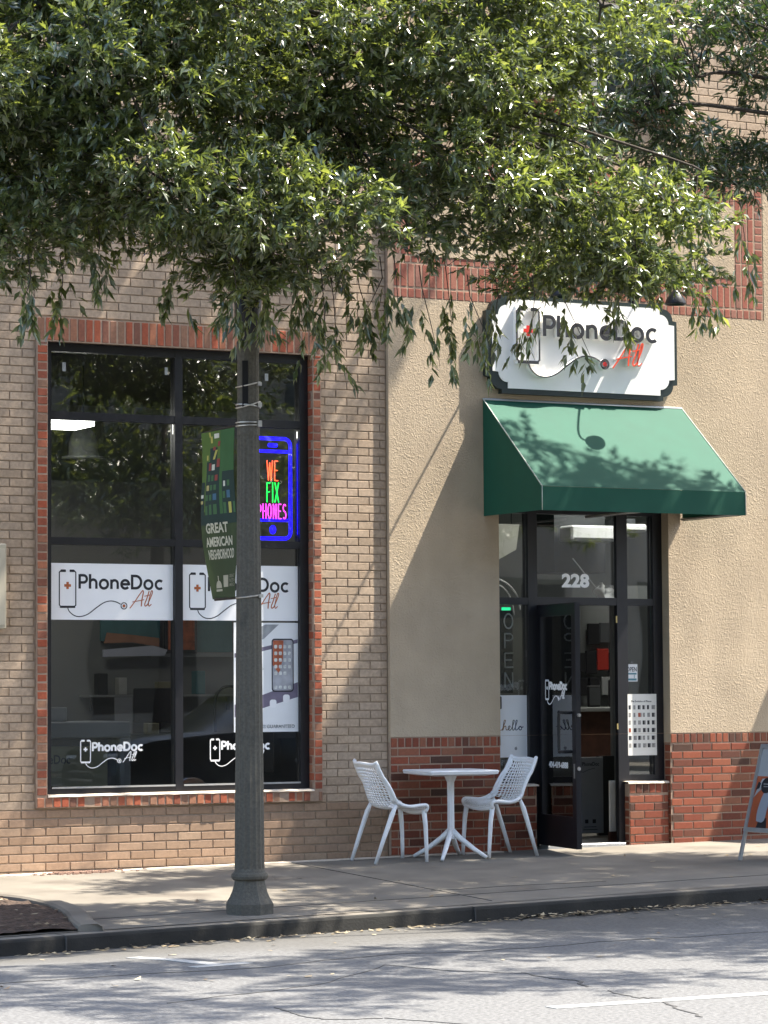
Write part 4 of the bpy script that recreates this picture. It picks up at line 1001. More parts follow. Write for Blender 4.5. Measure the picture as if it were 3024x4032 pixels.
# ------------------------------------------------------------------ A-frame pavement sign at the right edge
ax,ay=13.575,-1.72
t=thing('sidewalk_sign','grey metal A-frame sidewalk sign with an orange picture, cut by the right edge','sign',(13.9,-2.0,zs(13.7,-2)))
gz=zs(13.7,-2.0)
Fa=frame((ax,ay,gz),(0,-1,0),(.258,0,.966),(-.966,0,.258))     # u along -Y, v up the leaning face, n outwards (-X)
Wd=.62; H=.965
m=MB()
for u in (0,Wd): m.prism([(u-.014,.0),(u+.014,.0),(u+.014,.245),(u-.014,.245)],Fa,-.012,.010); 
m.each('leg',ALU,t)
m=MB()
for (a,b,c,d) in ((-.02,.016,.24,H),(Wd-.016,Wd+.02,.24,H),(.016,Wd-.016,.24,.275),(.016,Wd-.016,.93,H)): m.prism([(a,c),(b,c),(b,d),(a,d)],Fa,-.012,.012)
m.obj('frame',ALU,t)
m=MB(); m.prism([(.016,.275),(Wd-.016,.275),(Wd-.016,.93),(.016,.93)],Fa,-.004,.002); pn=m.obj('panel',mat('sign_orange',(.38,.085,.03),.5,var=.25,vscale=6),t)
m=MB(); m.prism([(.016,.70),(Wd-.016,.70),(Wd-.016,.93),(.016,.93)],Fa,.002,.004); m.prism(bez([(.016,.52,0),(.10,.59,0),(.22,.625,0),(.40,.64,0),(.604,.64,0),(.604,.69,0),(.3,.69,0),(.016,.675,0)],3)[:-1],Fa,.002,.0045); m.obj('grey_band',mat('sign_grey',(.36,.38,.39),.5,var=.04),pn)
m=MB(); m.prism(arc(.17,.625,.075,.065,0,360,20)[:-1],Fa,.0045,.006); m.prism([(.03,.585),(.075,.60),(.085,.64),(.05,.655)],Fa,.0045,.006); m.prism([(.13,.275),(.27,.275),(.25,.36),(.16,.36)],Fa,.002,.004); m.each('dark_picture',INK,pn)
m=MB(); m.prism(bez([(.12,.33,0),(.11,.42,0),(.15,.56,0),(.24,.56,0),(.235,.42,0),(.225,.34,0),(.18,.315,0)],3)[:-1],Fa,.004,.005); m.obj('pale_picture',mat('sign_bluegrey',(.28,.31,.36),.5),pn)
m=MB()
m.prism([(.125,.632),(.215,.632),(.215,.640),(.125,.640)],Fa,.006,.0066); m.prism([(.13,.612),(.21,.612),(.21,.618),(.13,.618)],Fa,.006,.0066); m.obj('badge_lines',mat('badge_grey',(.3,.3,.3),.5),pn)
Fa2=frame((ax+.50,ay,gz),(0,-1,0),(-.258,0,.966),(.966,0,.258))
m=MB()
for (a,b,c,d) in ((-.02,.016,.0,H),(Wd-.016,Wd+.02,.0,H),(.016,Wd-.016,.24,.275),(.016,Wd-.016,.275,H)): m.prism([(a,c),(b,c),(b,d),(a,d)],Fa2,-.010,.004)
m.obj('back_frame',ALU,t)
# small beige meter box on the far left wall
t=thing('meter_box','small beige box on the tan brick wall at the left edge','utility box',(7.8,.03,1.82))
m=MB(); m.box(7.62,7.945,-.03,.03,1.82,2.48,bev=.008); m.obj('casing',mat('beige_enamel',(.42,.38,.29),.5,var=.05),t)
m=MB(); m.box(7.64,7.93,-.036,-.031,1.85,2.44,bev=.002); m.obj('door',mat('beige_door',(.44,.40,.31),.5,var=.05),t)
# ------------------------------------------------------------------ things inside the shop
WALLW=mat('shop_white',(.25,.26,.26),.6,var=.06,vscale=3); DGREY=mat('shop_dark_grey',(.06,.065,.07),.6,var=.15,vscale=4); WOOD=mat('counter_wood',(.07,.028,.018),.5,var=.3,vscale=9)
CARD=mat('case_black',(.015,.015,.018),.4); TEAL=mat('teal_board',(.06,.17,.18),.7,var=.1)
LITE=mat('tube_light',(.8,.8,.8),.5,emit=(1,.98,.9),estr=3.5)
t=thing('ceiling_light','lit white strip light high behind the left pane','ceiling light',(9.3,2.2,3.62))
m=MB(); m.box(8.3,9.50,2.0,2.45,3.615,3.66); m.obj('diffuser',LITE,t); m=MB(); m.box(8.28,9.52,1.98,2.47,3.662,3.72); m.obj('housing',WALLW,t)
for (x,y) in ((15.9,2.9),):  # unseen lamp added to brighten the room behind the door
    t=thing('ceiling_light','unseen strip light added to brighten the shop inside','ceiling light',(x,y,3.9)); m=MB(); m.box(x-.6,x+.6,y-.3,y+.3,4.12,4.16); m.obj('diffuser',mat('added_fill_light',(.8,.8,.8),.5,emit=(1,.98,.9),estr=9.0),t); m=MB(); m.box(x-.62,x+.62,y-.32,y+.32,4.162,4.2); m.obj('housing',WALLW,t)
t=thing('counter','pale framed reception counter with a lit name panel behind the left pane','counter',(9.0,1.4,0))
m=MB(); m.box(8.0,9.50,1.2,1.9,.95,1.085,bev=.01); m.box(9.40,9.50,1.2,1.9,0,.95,bev=.01); m.obj('top',WALLW,t)
m=MB(); m.box(8.0,9.395,1.26,1.88,.02,.945); m.obj('front',DGREY,t)
m=MB(); m.box(8.0,9.30,1.22,1.255,.30,.885,bev=.004); nm=m.obj('name_panel',mat('lit_olive',(.30,.29,.18),.6,var=.08,vscale=3),t)
m=MB(); put_text(m,'PhoneDoc',face(1.219),8.60,.74,.37,.075,0,bold=.02); m.obj('lettering',DGREY,nm)
t=thing('pendant_dome','clear glass dome lamp hanging high behind the left pane','pendant lamp',(9.8,3.0,3.4))
m=MB(); m.lathe([(.02,.28),(.06,.26),(.11,.20),(.135,.12),(.14,.0),(.20,-.01),(.20,-.03)],(9.80,3.0,3.44),20); m.obj('shade',mat('smoky_shade',(.16,.17,.17),.2,var=.2),t,smooth=True); m=MB(); m.tube([(9.8,3,3.7),(9.8,3,4.25)],.008,6); m.obj('cord',DARKMET,t)
t=thing('framed_poster','orange-red framed poster on the back wall','poster',(11.2,4,1.68)); m=MB(); m.box(11.03,11.36,4.0,4.03,1.685,2.25); m.obj('frame',INK,t); m=MB(); m.box(11.06,11.33,3.99,3.999,1.72,2.22); m.obj('print',mat('rust_print',(.36,.09,.03),.5,var=.5,vscale=14),t)
t=thing('wall_panel','teal board with a pale lower edge on the back wall','board',(11.5,4.05,1.66)); m=MB(); m.box(11.365,11.75,4.05,4.08,1.70,2.3); m.obj('board',TEAL,t); m=MB(); m.box(10.9,11.75,4.02,4.10,1.655,1.695); m.obj('edge',WALLW,t)
t=thing('wall_panel','teal and white board with a tan band, cut off by the left vinyl panel','board',(10.7,4.05,1.66)); m=MB(); m.box(10.40,11.0,4.05,4.08,1.80,2.4); m.obj('board',TEAL,t)
m=MB(); m.prism([(10.42,1.78),(10.7,1.79),(10.98,1.75),(10.98,1.83),(10.7,1.86),(10.45,1.88)],face(4.03),0,.01); m.obj('tan_band',mat('tan_band',(.34,.16,.09),.6,var=.1),t); m=MB(); m.prism([(10.40,1.655),(11.02,1.665),(11.05,1.72),(10.9,1.76),(10.40,1.72)],face(4.02),0,.03); m.obj('ledge',mat('pale_ledge',(.45,.47,.55),.6),t)
t=thing('partition','grey partition wall inside the shop','partition',(12.2,4.5,0)); m=MB(); m.box(9.8,13.6,4.10,4.20,0,3.3); m.obj('panel',mat('partition_grey',(.17,.175,.17),.8,var=.08,vscale=1.5),t)
t=thing('desk','dark work desk behind the shop window','desk',(10.8,2.6,0)); m=MB(); m.box(9.7,11.9,2.6,3.2,.90,.95); m.obj('top',DGREY,t); m=MB(); m.box(9.75,9.80,2.65,3.15,0,.9); m.box(11.8,11.85,2.65,3.15,0,.9); m.box(9.8,11.8,3.1,3.13,.3,.9); m.obj('leg',DGREY,t)
t=thing('monitor','black monitor on the work desk','monitor',(10.6,2.9,.95)); m=MB(); m.box(10.25,10.72,2.90,2.93,1.05,1.36,bev=.006); m.obj('screen',CARD,t); m=MB(); m.box(10.45,10.52,2.93,2.96,.95,1.12); m.box(10.38,10.6,2.85,3.0,.951,.965); m.obj('stand',CARD,t)
t=thing('paper_sheet','pale sheet of paper taped up behind the left pane','paper',(9.9,2.58,1.0)); m=MB(); m.box(9.92,10.09,2.56,2.565,.96,1.28); m.obj('sheet',mat('grey_paper',(.30,.31,.31),.7),t)
t=thing('microscope','repair microscope on a bent arm on the work desk','microscope',(11.2,2.8,.95)); m=MB(); m.tube(bez([(11.0,2.8,.96),(11.0,2.8,1.25),(11.08,2.8,1.36),(11.2,2.8,1.36),(11.26,2.8,1.25)],5),.014,8); m.obj('arm',CARD,t,smooth=True); m=MB(); m.lathe([(.04,0),(.05,.10),(.03,.14)],(11.26,2.8,1.12),14); m.obj('head',CARD,t)
t=thing('office_chair','black office chair at the work desk','chair',(10.9,2.2,0)); m=MB(); m.lathe([(.20,0),(.23,.02),(.22,.06)],(11.15,2.1,.45),16); m.obj('seat',CARD,t); m=MB(); m.box(10.95,11.35,2.28,2.33,.6,1.1,bev=.02); m.obj('backrest',CARD,t); m=MB(); m.tube([(11.15,2.1,.45),(11.15,2.1,.1)],.025,8)
for i in range(5): a=i*1.257; m.tube([(11.15,2.1,.12),(11.15+.26*math.cos(a),2.1+.26*math.sin(a),.04)],.018,6)
m.obj('base',DARKMET,t)
PALEB=mat('pale_box',(.34,.34,.32),.7,var=.1); GREENB=mat('green_bottle_glass',(.02,.07,.06),.3); OLIVE=mat('olive_card',(.20,.19,.12),.7)
for (nm,cat,lab,x,y,z,wd,hh,M_) in (('cardboard_box','box','pale box standing on the reception counter, nearest the left frame',8.95,1.5,1.085,.16,.12,PALEB),('bottle','bottle','dark green bottle on the work desk beside the window mullion',10.12,2.75,.95,.07,.24,GREENB),
    ('cardboard_box','box','olive box on the work desk under the monitor',10.32,2.68,.95,.12,.10,OLIVE),('printer','printer','black printer at the right end of the work desk',11.55,2.85,.95,.34,.18,CARD),('cardboard_box','box','tall pale box at the back of the work desk by the microscope',11.42,3.05,.95,.12,.26,PALEB)):
    m=MB(); 
    if nm=='bottle': m.lathe([(.035,0),(.035,.15),(.014,.19),(.014,.235)],(x,y,z),14)
    else: m.box(x-wd/2,x+wd/2,y-wd*.35,y+wd*.35,z,z+hh,bev=.006)
    o=m.obj(nm,M_,None,smooth=(nm=='bottle')); tag(o,lab,cat)
t=thing('wall_shelf','grey wall shelf with white edging above the work desk','shelf',(10.9,3.9,1.28)); m=MB(); m.box(10.2,11.9,3.85,4.09,1.28,1.30); m.obj('board',WALLW,t); m=MB(); m.box(10.3,10.32,4.05,4.09,1.15,1.28); m.box(11.7,11.72,4.05,4.09,1.15,1.28); m.each('bracket',DGREY,t)
for i,(x,wd,hh,M_,lab) in enumerate(((10.36,.10,.20,CARD,'black device box, leftmost on the wall shelf'),(10.56,.08,.16,PALEB,'small pale device box on the wall shelf, second from the left'),(11.0,.16,.12,OLIVE,'low olive carton in the middle of the wall shelf'),(11.35,.10,.22,TEAL,'teal carton on the right half of the wall shelf'))):
    m=MB(); m.box(x-wd/2,x+wd/2,3.9,4.0,1.30,1.30+hh,bev=.005); tag(m.obj('carton',M_,None),lab,'box')
# seen through the open door
t=thing('display_counter','dark red-brown wooden counter seen through the open door','counter',(15.8,3.9,0)); m=MB(); m.box(14.9,17.2,3.6,4.2,0,1.10); m.obj('body',WOOD,t); m=MB(); m.box(14.85,17.25,3.55,4.25,1.10,1.14,bev=.006); m.obj('top',WALLW,t)
CASES=[]
for i,(x0_,x1_,z0_,z1_,c) in enumerate(((15.10,15.25,1.42,1.62,0),(15.27,15.40,1.40,1.64,0),(15.42,15.56,1.44,1.66,1),(15.58,15.72,1.42,1.62,0),(15.16,15.28,1.18,1.36,0),(15.32,15.44,1.17,1.36,0),(15.48,15.60,1.18,1.37,2),(15.62,15.74,1.16,1.36,0),(15.76,15.88,1.20,1.38,0),(15.30,15.44,1.70,1.92,0),(15.46,15.60,1.72,1.93,3),(15.62,15.76,1.70,1.92,0),(15.80,15.95,1.72,1.94,0),(15.9,16.05,1.45,1.66,0),(16.02,16.16,1.18,1.38,2))):
    sx=(x0_-15.1)*.9+15.75; Y=4.4
    o=MB(); o.box(sx,sx+(x1_-x0_),Y-.05,Y-.02,z0_+.08,z1_+.08,bev=.006)
    ob=o.obj('phone_case',[CARD,mat('case_red',(.35,.03,.02),.4),WALLW,DGREY][c],None) if i==2 else o.obj('phone_case',(CARD,MATS.get('case_red',CARD),WALLW,DGREY)[c],None)
    row=3 if z0_>1.66 else (2 if z0_>1.38 else 1); CASES.append((row,sx,ob,c))
ORD=['first','second','third','fourth','fifth','sixth','seventh']
for row in (1,2,3):
    for k,(r_,x_,ob,c) in enumerate(sorted([q for q in CASES if q[0]==row],key=lambda q:q[1])):
        tag(ob,'%s phone case, %s from the left in the %s row on the back wall'%(('black','red','white','dark grey')[c],ORD[k],('bottom','middle','top')[row-1]),'phone case','phone cases on the back wall of the shop')
t=thing('shelf_board','grey display board behind the counter','board',(16.2,4.45,1.0)); m=MB(); m.box(15.2,17.3,4.42,4.46,1.15,2.4); m.obj('panel',mat('display_grey',(.20,.21,.21),.8,var=.08,vscale=3),t)
for i,(a,b,c,d) in enumerate(((15.55,15.70,1.145,1.36),(15.80,15.96,1.145,1.42),(16.05,16.19,1.145,1.38))):
    m=MB(); m.box(a,b,3.75,3.78,c,d,bev=.01); ob=m.obj('tablet',CARD,None); tag(ob,('small black tablet standing on the dark counter, nearest the door leaf','tall black tablet standing in the middle of the dark counter','black tablet standing at the right end of the dark counter')[i],'tablet','tablets on the counter')
    m=MB(); m.box(a+.012,b-.012,3.745,3.749,c+.02,d-.02); m.obj('screen',DGREY,ob)
t=thing('yellow_sign_board','white box with a yellow mark hanging behind the counter','sign',(15.7,4.3,1.5)); m=MB(); m.box(15.38,15.66,4.30,4.34,1.50,1.86,bev=.02); m.obj('casing',WALLW,t); m=MB(); m.box(15.42,15.47,4.292,4.299,1.58,1.74); m.obj('mark',mat('yellow_mark',(.35,.28,.02),.6),t)
t=thing('standing_board','tall grey board with PhoneDoc lettering just inside the open door','sign board',(13.98,1.2,.02)); m=MB(); m.box(13.80,14.12,1.20,1.24,.03,.715,bev=.004); m.obj('board',mat('board_grey',(.30,.31,.32),.6,var=.05),t)
m=MB(); Fk=face(1.198); put_text(m,'PhoneDoc',Fk,13.895,.635,.18,.035,0,bold=.02); m.obj('name_lettering',INK,t); m=MB(); m.prism([(13.90,.06),(14.05,.06),(14.05,.066),(13.90,.066)],Fk,0,.001); m.prism([(13.91,.085),(14.04,.085),(14.04,.091),(13.91,.091)],Fk,0,.001); m.prism([(13.92,.12),(13.955,.12),(13.955,.155),(13.92,.155)],Fk,0,.001); m.prism([(14.0,.12),(14.035,.12),(14.035,.155),(14.0,.155)],Fk,0,.001); m.each('printed_mark',INK,t); m=MB()
m.ribbon(bez([(13.865,.60,0),(13.90,.58,0),(13.96,.60,0),(14.03,.615,0)],4),.004,Fk,0,.001); m.each('lettering',INK,t)
t=thing('white_strip','narrow white board standing on the right inside the doorway','board',(13.67,.35,.02)); m=MB(); m.box(13.645,13.706,.34,.36,.09,.532,bev=.004); m.obj('board',mat('strip_white',(.72,.70,.64),.6),t); m=MB(); m.box(13.64,13.712,.335,.365,.004,.088); m.obj('foot',WOOD,t)
t=thing('inner_wall','low black panel and grey return panel inside the doorway','wall',(14.5,1.3,0)); m=MB(); m.box(14.13,14.30,1.30,1.34,0,.72); m.obj('panel',CARD,t); m=MB(); m.box(14.302,14.95,1.32,1.36,0,2.15); m.obj('return_panel',mat('return_grey',(.24,.25,.24),.8,var=.08,vscale=2),t)  # low black panel with a taller grey one beside it
t=thing('air_conditioner','white wall air conditioner seen through the glass over the door','air conditioner',(15.4,3.5,2.8)); m=MB(); m.box(15.22,15.74,3.5,3.75,2.80,2.96,bev=.02); m.obj('casing',WVINYL,t); m=MB(); m.box(15.25,15.71,3.495,3.499,2.81,2.835); m.obj('vent',DGREY,t); m=MB(); m.box(15.2,15.8,3.8,4.35,2.5,4.24); m.obj('bulkhead',DGREY,t)
t=thing('projector','white rounded wall unit seen through the upper right side light','wall unit',(16.0,3.5,2.9)); m=MB(); m.box(15.83,16.13,3.5,3.7,2.905,2.985,bev=.025); m.obj('casing',WVINYL,t); m=MB(); m.box(15.9,16.1,3.7,4.35,2.85,3.05); m.obj('bracket',DGREY,t)
t=thing('pale_panel','large pale stand-in panel seen through the upper left side light','board',(14.4,3.5,2.6)); m=MB(); m.prism([(14.2,2.95),(14.2,2.52),(14.56,2.70),(14.60,2.95)],face(3.5),0,.03); m.obj('board',mat('pale_board',(.66,.66,.58),.6),t); m=MB(); m.tube([(14.3,3.49,2.95),(14.3,3.49,4.25)],.006,6); m.tube([(14.52,3.49,2.95),(14.52,3.49,4.25)],.006,6); m.obj('wire',DARKMET,t)  # stand-in panel for a pale shape behind the glass, wires added
t=thing('cable','white cables looping behind the upper left side light','cable',(14.3,3.3,2.2)); m=MB(); m.tube(bez([(14.2,3.3,2.42),(14.35,3.3,2.36),(14.46,3.3,2.25),(14.50,3.3,2.1)],6),.010,6); m.tube(bez([(14.2,3.3,2.37),(14.32,3.3,2.31),(14.40,3.3,2.2),(14.43,3.3,2.05)],6),.008,6); m.obj('loops',WVINYL,t,smooth=True)
t=thing('flag','crumpled white and grey flag seen beside the house number','flag',(15.5,3.4,2.2)); m=MB()
gx_,gz_=14,8; vs=[]
for j in range(gz_+1):
    for i in range(gx_+1):
        a=i/gx_; b=j/gz_; vs.append((15.45+.30*a+.02*math.sin(9*b),3.4+.05*math.sin(13*a+4*b),2.22+.16*b-.14*a+.02*math.sin(17*a)))
m.add(vs,[(j*(gx_+1)+i,j*(gx_+1)+i+1,(j+1)*(gx_+1)+i+1,(j+1)*(gx_+1)+i) for j in range(gz_) for i in range(gx_)]); m.obj('cloth',WVINYL,t,smooth=True); m=MB(); m.tube([(15.18,3.42,2.62),(15.48,3.42,2.3)],.007,6); m.obj('pole',ALU,t)

# ------------------------------------------------------------------ foliage machinery
rng=np.random.default_rng(7)
def nrm_(a): return a/np.maximum(1e-9,np.linalg.norm(a,axis=1,keepdims=True))
def leaves_mesh(name,P,D,N,Ln,W,material,parent,toneshift=0.0):
    """many small folded lance-shaped leaves: P base, D direction, N normal"""
    n=len(P); S=nrm_(np.cross(D,N)); N2=nrm_(np.cross(S,D)); L=Ln[:,None]; w=W[:,None]
    curl=rng.uniform(-.05,.22,(n,1))
    v0=P; v1=P+D*L*.42+S*w*.5+N2*w*.22; v2=P+D*L-N2*L*curl; v3=P+D*L*.42-S*w*.5+N2*w*.22; v4=P+D*L*.5-N2*L*curl*.15
    V=np.stack([v0,v1,v2,v3,v4],1).reshape(-1,3)
    w0=WLOC.get(parent.name,Vector((0,0,0))) if parent else Vector((0,0,0)); V=V-np.array(w0)
    b=(np.arange(n)*5)[:,None]
    F=np.concatenate([b+np.array([[0,1,2,4]]),b+np.array([[0,4,2,3]])],1).reshape(-1,4)
    me=bpy.data.meshes.new(name); me.vertices.add(len(V)); me.vertices.foreach_set('co',V.astype(np.float32).ravel())
    me.loops.add(F.size); me.loops.foreach_set('vertex_index',F.astype(np.int32).ravel())
    me.polygons.add(len(F)); me.polygons.foreach_set('loop_start',(np.arange(len(F))*4).astype(np.int32)); me.polygons.foreach_set('loop_total',np.full(len(F),4,np.int32))
    me.update(calc_edges=True); me.validate()
    t=np.clip(rng.beta(1.7,2.2,n)+toneshift,0,1); t2=rng.random(n)
    c=np.stack([t,t2,rng.random(n),np.ones(n)],1); c=np.repeat(c,5,axis=0)
    at=me.attributes.new('tone','FLOAT_COLOR','POINT'); at.data.foreach_set('color',c.astype(np.float32).ravel())
    me.materials.append(material); o=bpy.data.objects.new(name,me); COL.objects.link(o)
    if parent: o.parent=parent
    WLOC[o.name]=Vector(w0); return o
def twig_leaves(T0,T1,nl,Lm,Wm,droop=.3,spread=1.0):
    """leaves along twigs T0->T1 (arrays), nl per twig, rosette at the tip"""
    n=len(T0); D=nrm_(T1-T0); ln=np.linalg.norm(T1-T0,axis=1)
    s=np.concatenate([rng.uniform(.25,1.0,(n,nl-4)),np.full((n,4),.98)],1)
    P=T0[:,None,:]+(T1-T0)[:,None,:]*s[:,:,None]
    P[:,:,2]-= (s**2)*ln[:,None]*droop*.35
    R=rng.normal(size=(n,nl,3)); R/=np.linalg.norm(R,axis=2,keepdims=True)
    Dl=D[:,None,:]*rng.uniform(.5,1.1,(n,nl,1))+R*.75*spread; Dl[:,:,2]-=droop*rng.uniform(.1,1.0,(n,nl))
    Dl/=np.linalg.norm(Dl,axis=2,keepdims=True)
    U=rng.normal(size=(n,nl,3))*.8; U[:,:,2]+=1.0
    P=P.reshape(-1,3); Dl=Dl.reshape(-1,3); U=U.reshape(-1,3)
    k=len(P); return P,Dl,nrm_(U),np.clip(rng.normal(Lm,Lm*.22,k),Lm*.4,Lm*1.6),np.clip(rng.normal(Wm,Wm*.2,k),Wm*.4,Wm*1.5)
def blob_twigs(B,per,flat=.75,lt=.22,up=.15):
    T0=[];T1=[]
    for (x,y,z,r) in B:
        n=max(3,int(per*(r/.3)**2))
        d=nrm_(rng.normal(size=(n,3))); rad=r*rng.uniform(.15,1.0,(n,1))**.6
        c=np.array([[x,y,z]])+d*rad*np.array([[1.15,1.1,flat]])
        dd=d*np.array([[1,1,.5]])+rng.normal(size=(n,3))*.45; dd[:,2]+=up; dd=nrm_(dd); l=lt*rng.uniform(.6,1.3,(n,1))
        T0.append(c-dd*l*.5); T1.append(c+dd*l*.5)
    return np.concatenate(T0),np.concatenate(T1)
def branch(m,pts,r0,r1,seg=6):
    b=bez(pts,5); n=len(b); m.tube(b,[r0+(r1-r0)*(i/(n-1))**.8 for i in range(n)],seg,cap=True)
def twigs_obj(name,T0,T1,parent,every=1,r=.0022,material=BARK,droop=.3):
    m=MB(); 
    for i in range(0,len(T0),every):
        a=Vector(T0[i]); b=Vector(T1[i]); l=(b-a).length; c=(a+b)/2; c.z+= -.09*l*droop; e=b.copy(); e.z-=.35*l*droop
        m.tube([a,c,e],[r*1.3,r,r*.6],3,cap=False)
    return m.obj(name,material,parent)
B1=[(6.05,-3.51,5.93,0.37),(5.69,-4.66,5.38,0.32),(6.18,-3.35,5.52,0.27),(5.9,-3.88,5.23,0.33),(5.67,-4.28,4.91,0.37),(6.09,-3.5,4.86,0.28),(5.65,-4.7,4.41,0.36),(6.0,-4.39,5.74,0.37),(6.4,-3.36,5.72,0.3),(5.93,-4.48,5.35,0.27),(5.84,-4.69,5.01,0.34),(6.28,-3.47,5.09,0.32),(6.22,-3.64,4.79,0.27),(6.39,-3.58,4.66,0.36),(6.13,-3.71,4.26,0.26),(5.98,-4.16,4.06,0.35),(6.4,-3.91,5.95,0.35),(6.5,-3.5,5.74,0.36),(6.1,-4.56,5.22,0.3),(6.36,-4.19,5.09,0.37),(6.33,-4.22,4.96,0.28),(6.43,-3.67,4.86,0.38),(6.61,-3.22,4.73,0.32),(6.45,-3.81,4.36,0.36),(6.65,-3.3,4.18,0.26),(6.87,-3.28,6.07,0.34),(6.72,-4.05,5.76,0.28),(6.74,-4.02,5.5,0.38),(6.75,-4.02,5.15,0.32),(6.62,-4.26,4.95,0.31),(6.9,-3.22,4.94,0.38),(6.63,-4.19,4.5,0.27),(6.64,-3.97,4.26,0.35),(6.81,-4.28,5.85,0.32),(6.91,-4.26,5.63,0.37),(6.71,-4.68,5.32,0.33),(6.9,-4.01,5.22,0.36),(6.92,-4.18,4.93,0.34),(6.94,-4.17,4.7,0.36),(7.35,-3.24,4.67,0.37),(7.2,-3.4,4.42,0.37),(7.23,-3.83,5.98,0.34),(7.41,-3.54,5.85,0.34),(7.09,-4.46,5.5,0.31),(7.41,-3.67,5.41,0.34),(6.98,-4.36,4.97,0.27),(6.98,-4.43,4.75,0.28),(7.08,-4.13,4.55,0.33),(7.53,-3.35,4.5,0.26),(7.32,-4.65,5.88,0.33),(7.35,-4.19,5.72,0.33),(7.6,-4.07,5.48,0.36),(7.34,-4.49,5.22,0.33),(7.86,-3.25,5.15,0.33),(7.19,-4.7,4.62,0.27),(7.32,-4.49,4.49,0.34),(7.59,-4.05,4.38,0.29),(7.77,-4.31,5.97,0.38),(7.72,-4.22,5.78,0.38),(7.82,-3.98,5.62,0.27),(7.72,-4.26,5.29,0.35),(7.94,-3.9,5.22,0.29),(7.76,-4.33,4.75,0.29),(7.62,-4.26,4.48,0.33),(8.03,-3.51,4.44,0.27),(8.06,-4.0,6.08,0.3),(7.86,-4.65,5.67,0.29),(8.4,-3.37,5.68,0.33),(7.97,-4.06,5.29,0.33),(8.17,-3.98,5.11,0.37),(8.35,-3.42,5.02,0.28),(7.78,-4.6,4.46,0.36),(8.4,-3.46,4.51,0.37),(8.11,-3.8,4.19,0.3),(8.58,-3.51,5.94,0.34),(8.66,-3.23,5.77,0.38),(8.73,-3.44,5.62,0.29),(8.62,-3.63,5.15,0.28),(8.13,-4.48,4.73,0.33),(8.5,-3.77,4.77,0.27),(8.03,-4.59,4.33,0.27),(8.8,-3.8,6.25,0.32),(8.51,-4.62,5.78,0.34),(8.66,-3.94,5.65,0.37),(8.57,-4.31,5.33,0.33),(8.69,-3.92,5.14,0.28),(8.85,-3.59,5.03,0.28),(8.47,-4.57,4.55,0.34),(8.7,-3.81,4.54,0.29),(9.08,-3.44,4.3,0.26),(9.1,-3.68,6.18,0.29),(9.08,-3.7,5.92,0.36),(8.85,-4.17,5.62,0.29),(8.89,-4.18,5.38,0.31),(9.07,-3.73,5.19,0.36),(9.04,-3.92,4.9,0.33),(8.98,-4.11,4.64,0.27),(8.57,-4.64,4.39,0.37),(9.41,-4.06,6.2,0.32),(8.99,-4.46,5.91,0.3),(9.05,-4.47,5.53,0.29),(9.13,-4.27,5.47,0.29),(9.7,-3.31,5.48,0.3),(9.61,-3.69,5.02,0.32),(9.6,-3.7,4.88,0.29),(9.28,-4.16,4.42,0.26),(9.62,-4.0,6.29,0.29),(9.46,-4.45,5.85,0.29),(9.85,-3.73,5.74,0.31),(9.43,-4.61,5.46,0.35),(9.7,-3.88,5.37,0.38),(9.34,-4.56,4.92,0.27),(10.14,-3.3,4.9,0.27),(9.52,-4.1,4.57,0.27),(9.62,-4.43,6.07,0.32),(9.62,-4.57,5.88,0.3),(10.26,-3.32,5.95,0.33),(9.68,-4.67,5.44,0.32),(9.89,-4.14,5.24,0.34),(9.89,-4.24,4.91,0.31),(9.75,-4.53,4.74,0.3),(9.84,-4.02,4.46,0.28),(9.97,-4.61,6.21,0.34),(10.03,-4.27,6.05,0.3),(10.06,-4.23,5.77,0.35),(10.48,-3.72,5.56,0.35),(10.63,-3.47,5.45,0.34),(10.63,-3.65,5.1,0.29),(10.07,-4.5,4.73,0.27),(10.39,-3.69,4.65,0.29),(10.82,-3.46,5.17,0.35),(10.25,-4.44,4.73,0.35),(10.45,-4.26,4.44,0.3),(10.81,-3.87,4.36,0.35),(10.64,-4.4,4.81,0.33),(10.93,-3.98,4.55,0.29),(11.51,-3.77,4.86,0.36),(11.31,-3.93,4.73,0.33),(10.97,-4.37,4.32,0.3),(11.42,-4.17,4.69,0.33),(10.22,-4.39,5.98,0.25),(10.84,-3.82,6.2,0.25),(11.34,-3.52,6.3,0.25),(11.63,-3.51,6.31,0.25),(10.61,-3.86,5.9,0.25),(10.79,-4.14,5.85,0.25),(10.88,-4.47,5.84,0.25),(10.48,-3.77,5.84,0.25),(10.64,-3.94,5.69,0.25),(10.48,-3.48,4.29,0.25),(10.5,-3.83,4.27,0.25),(11.05,-3.31,4.38,0.25),(10.9,-3.99,4.26,0.25),(11.23,-3.89,4.29,0.25),(11.44,-3.93,4.3,0.25),(11.92,-3.58,4.4,0.25),(11.09,-3.3,4.53,0.25),(11.07,-4.03,4.41,0.25),(8.22,-3.72,4.19,0.25),(8.4,-3.64,4.18,0.25),(8.35,-3.97,4.16,0.22),(8.13,-4.06,4.0,0.16),(8.35,-3.76,3.97,0.12)]
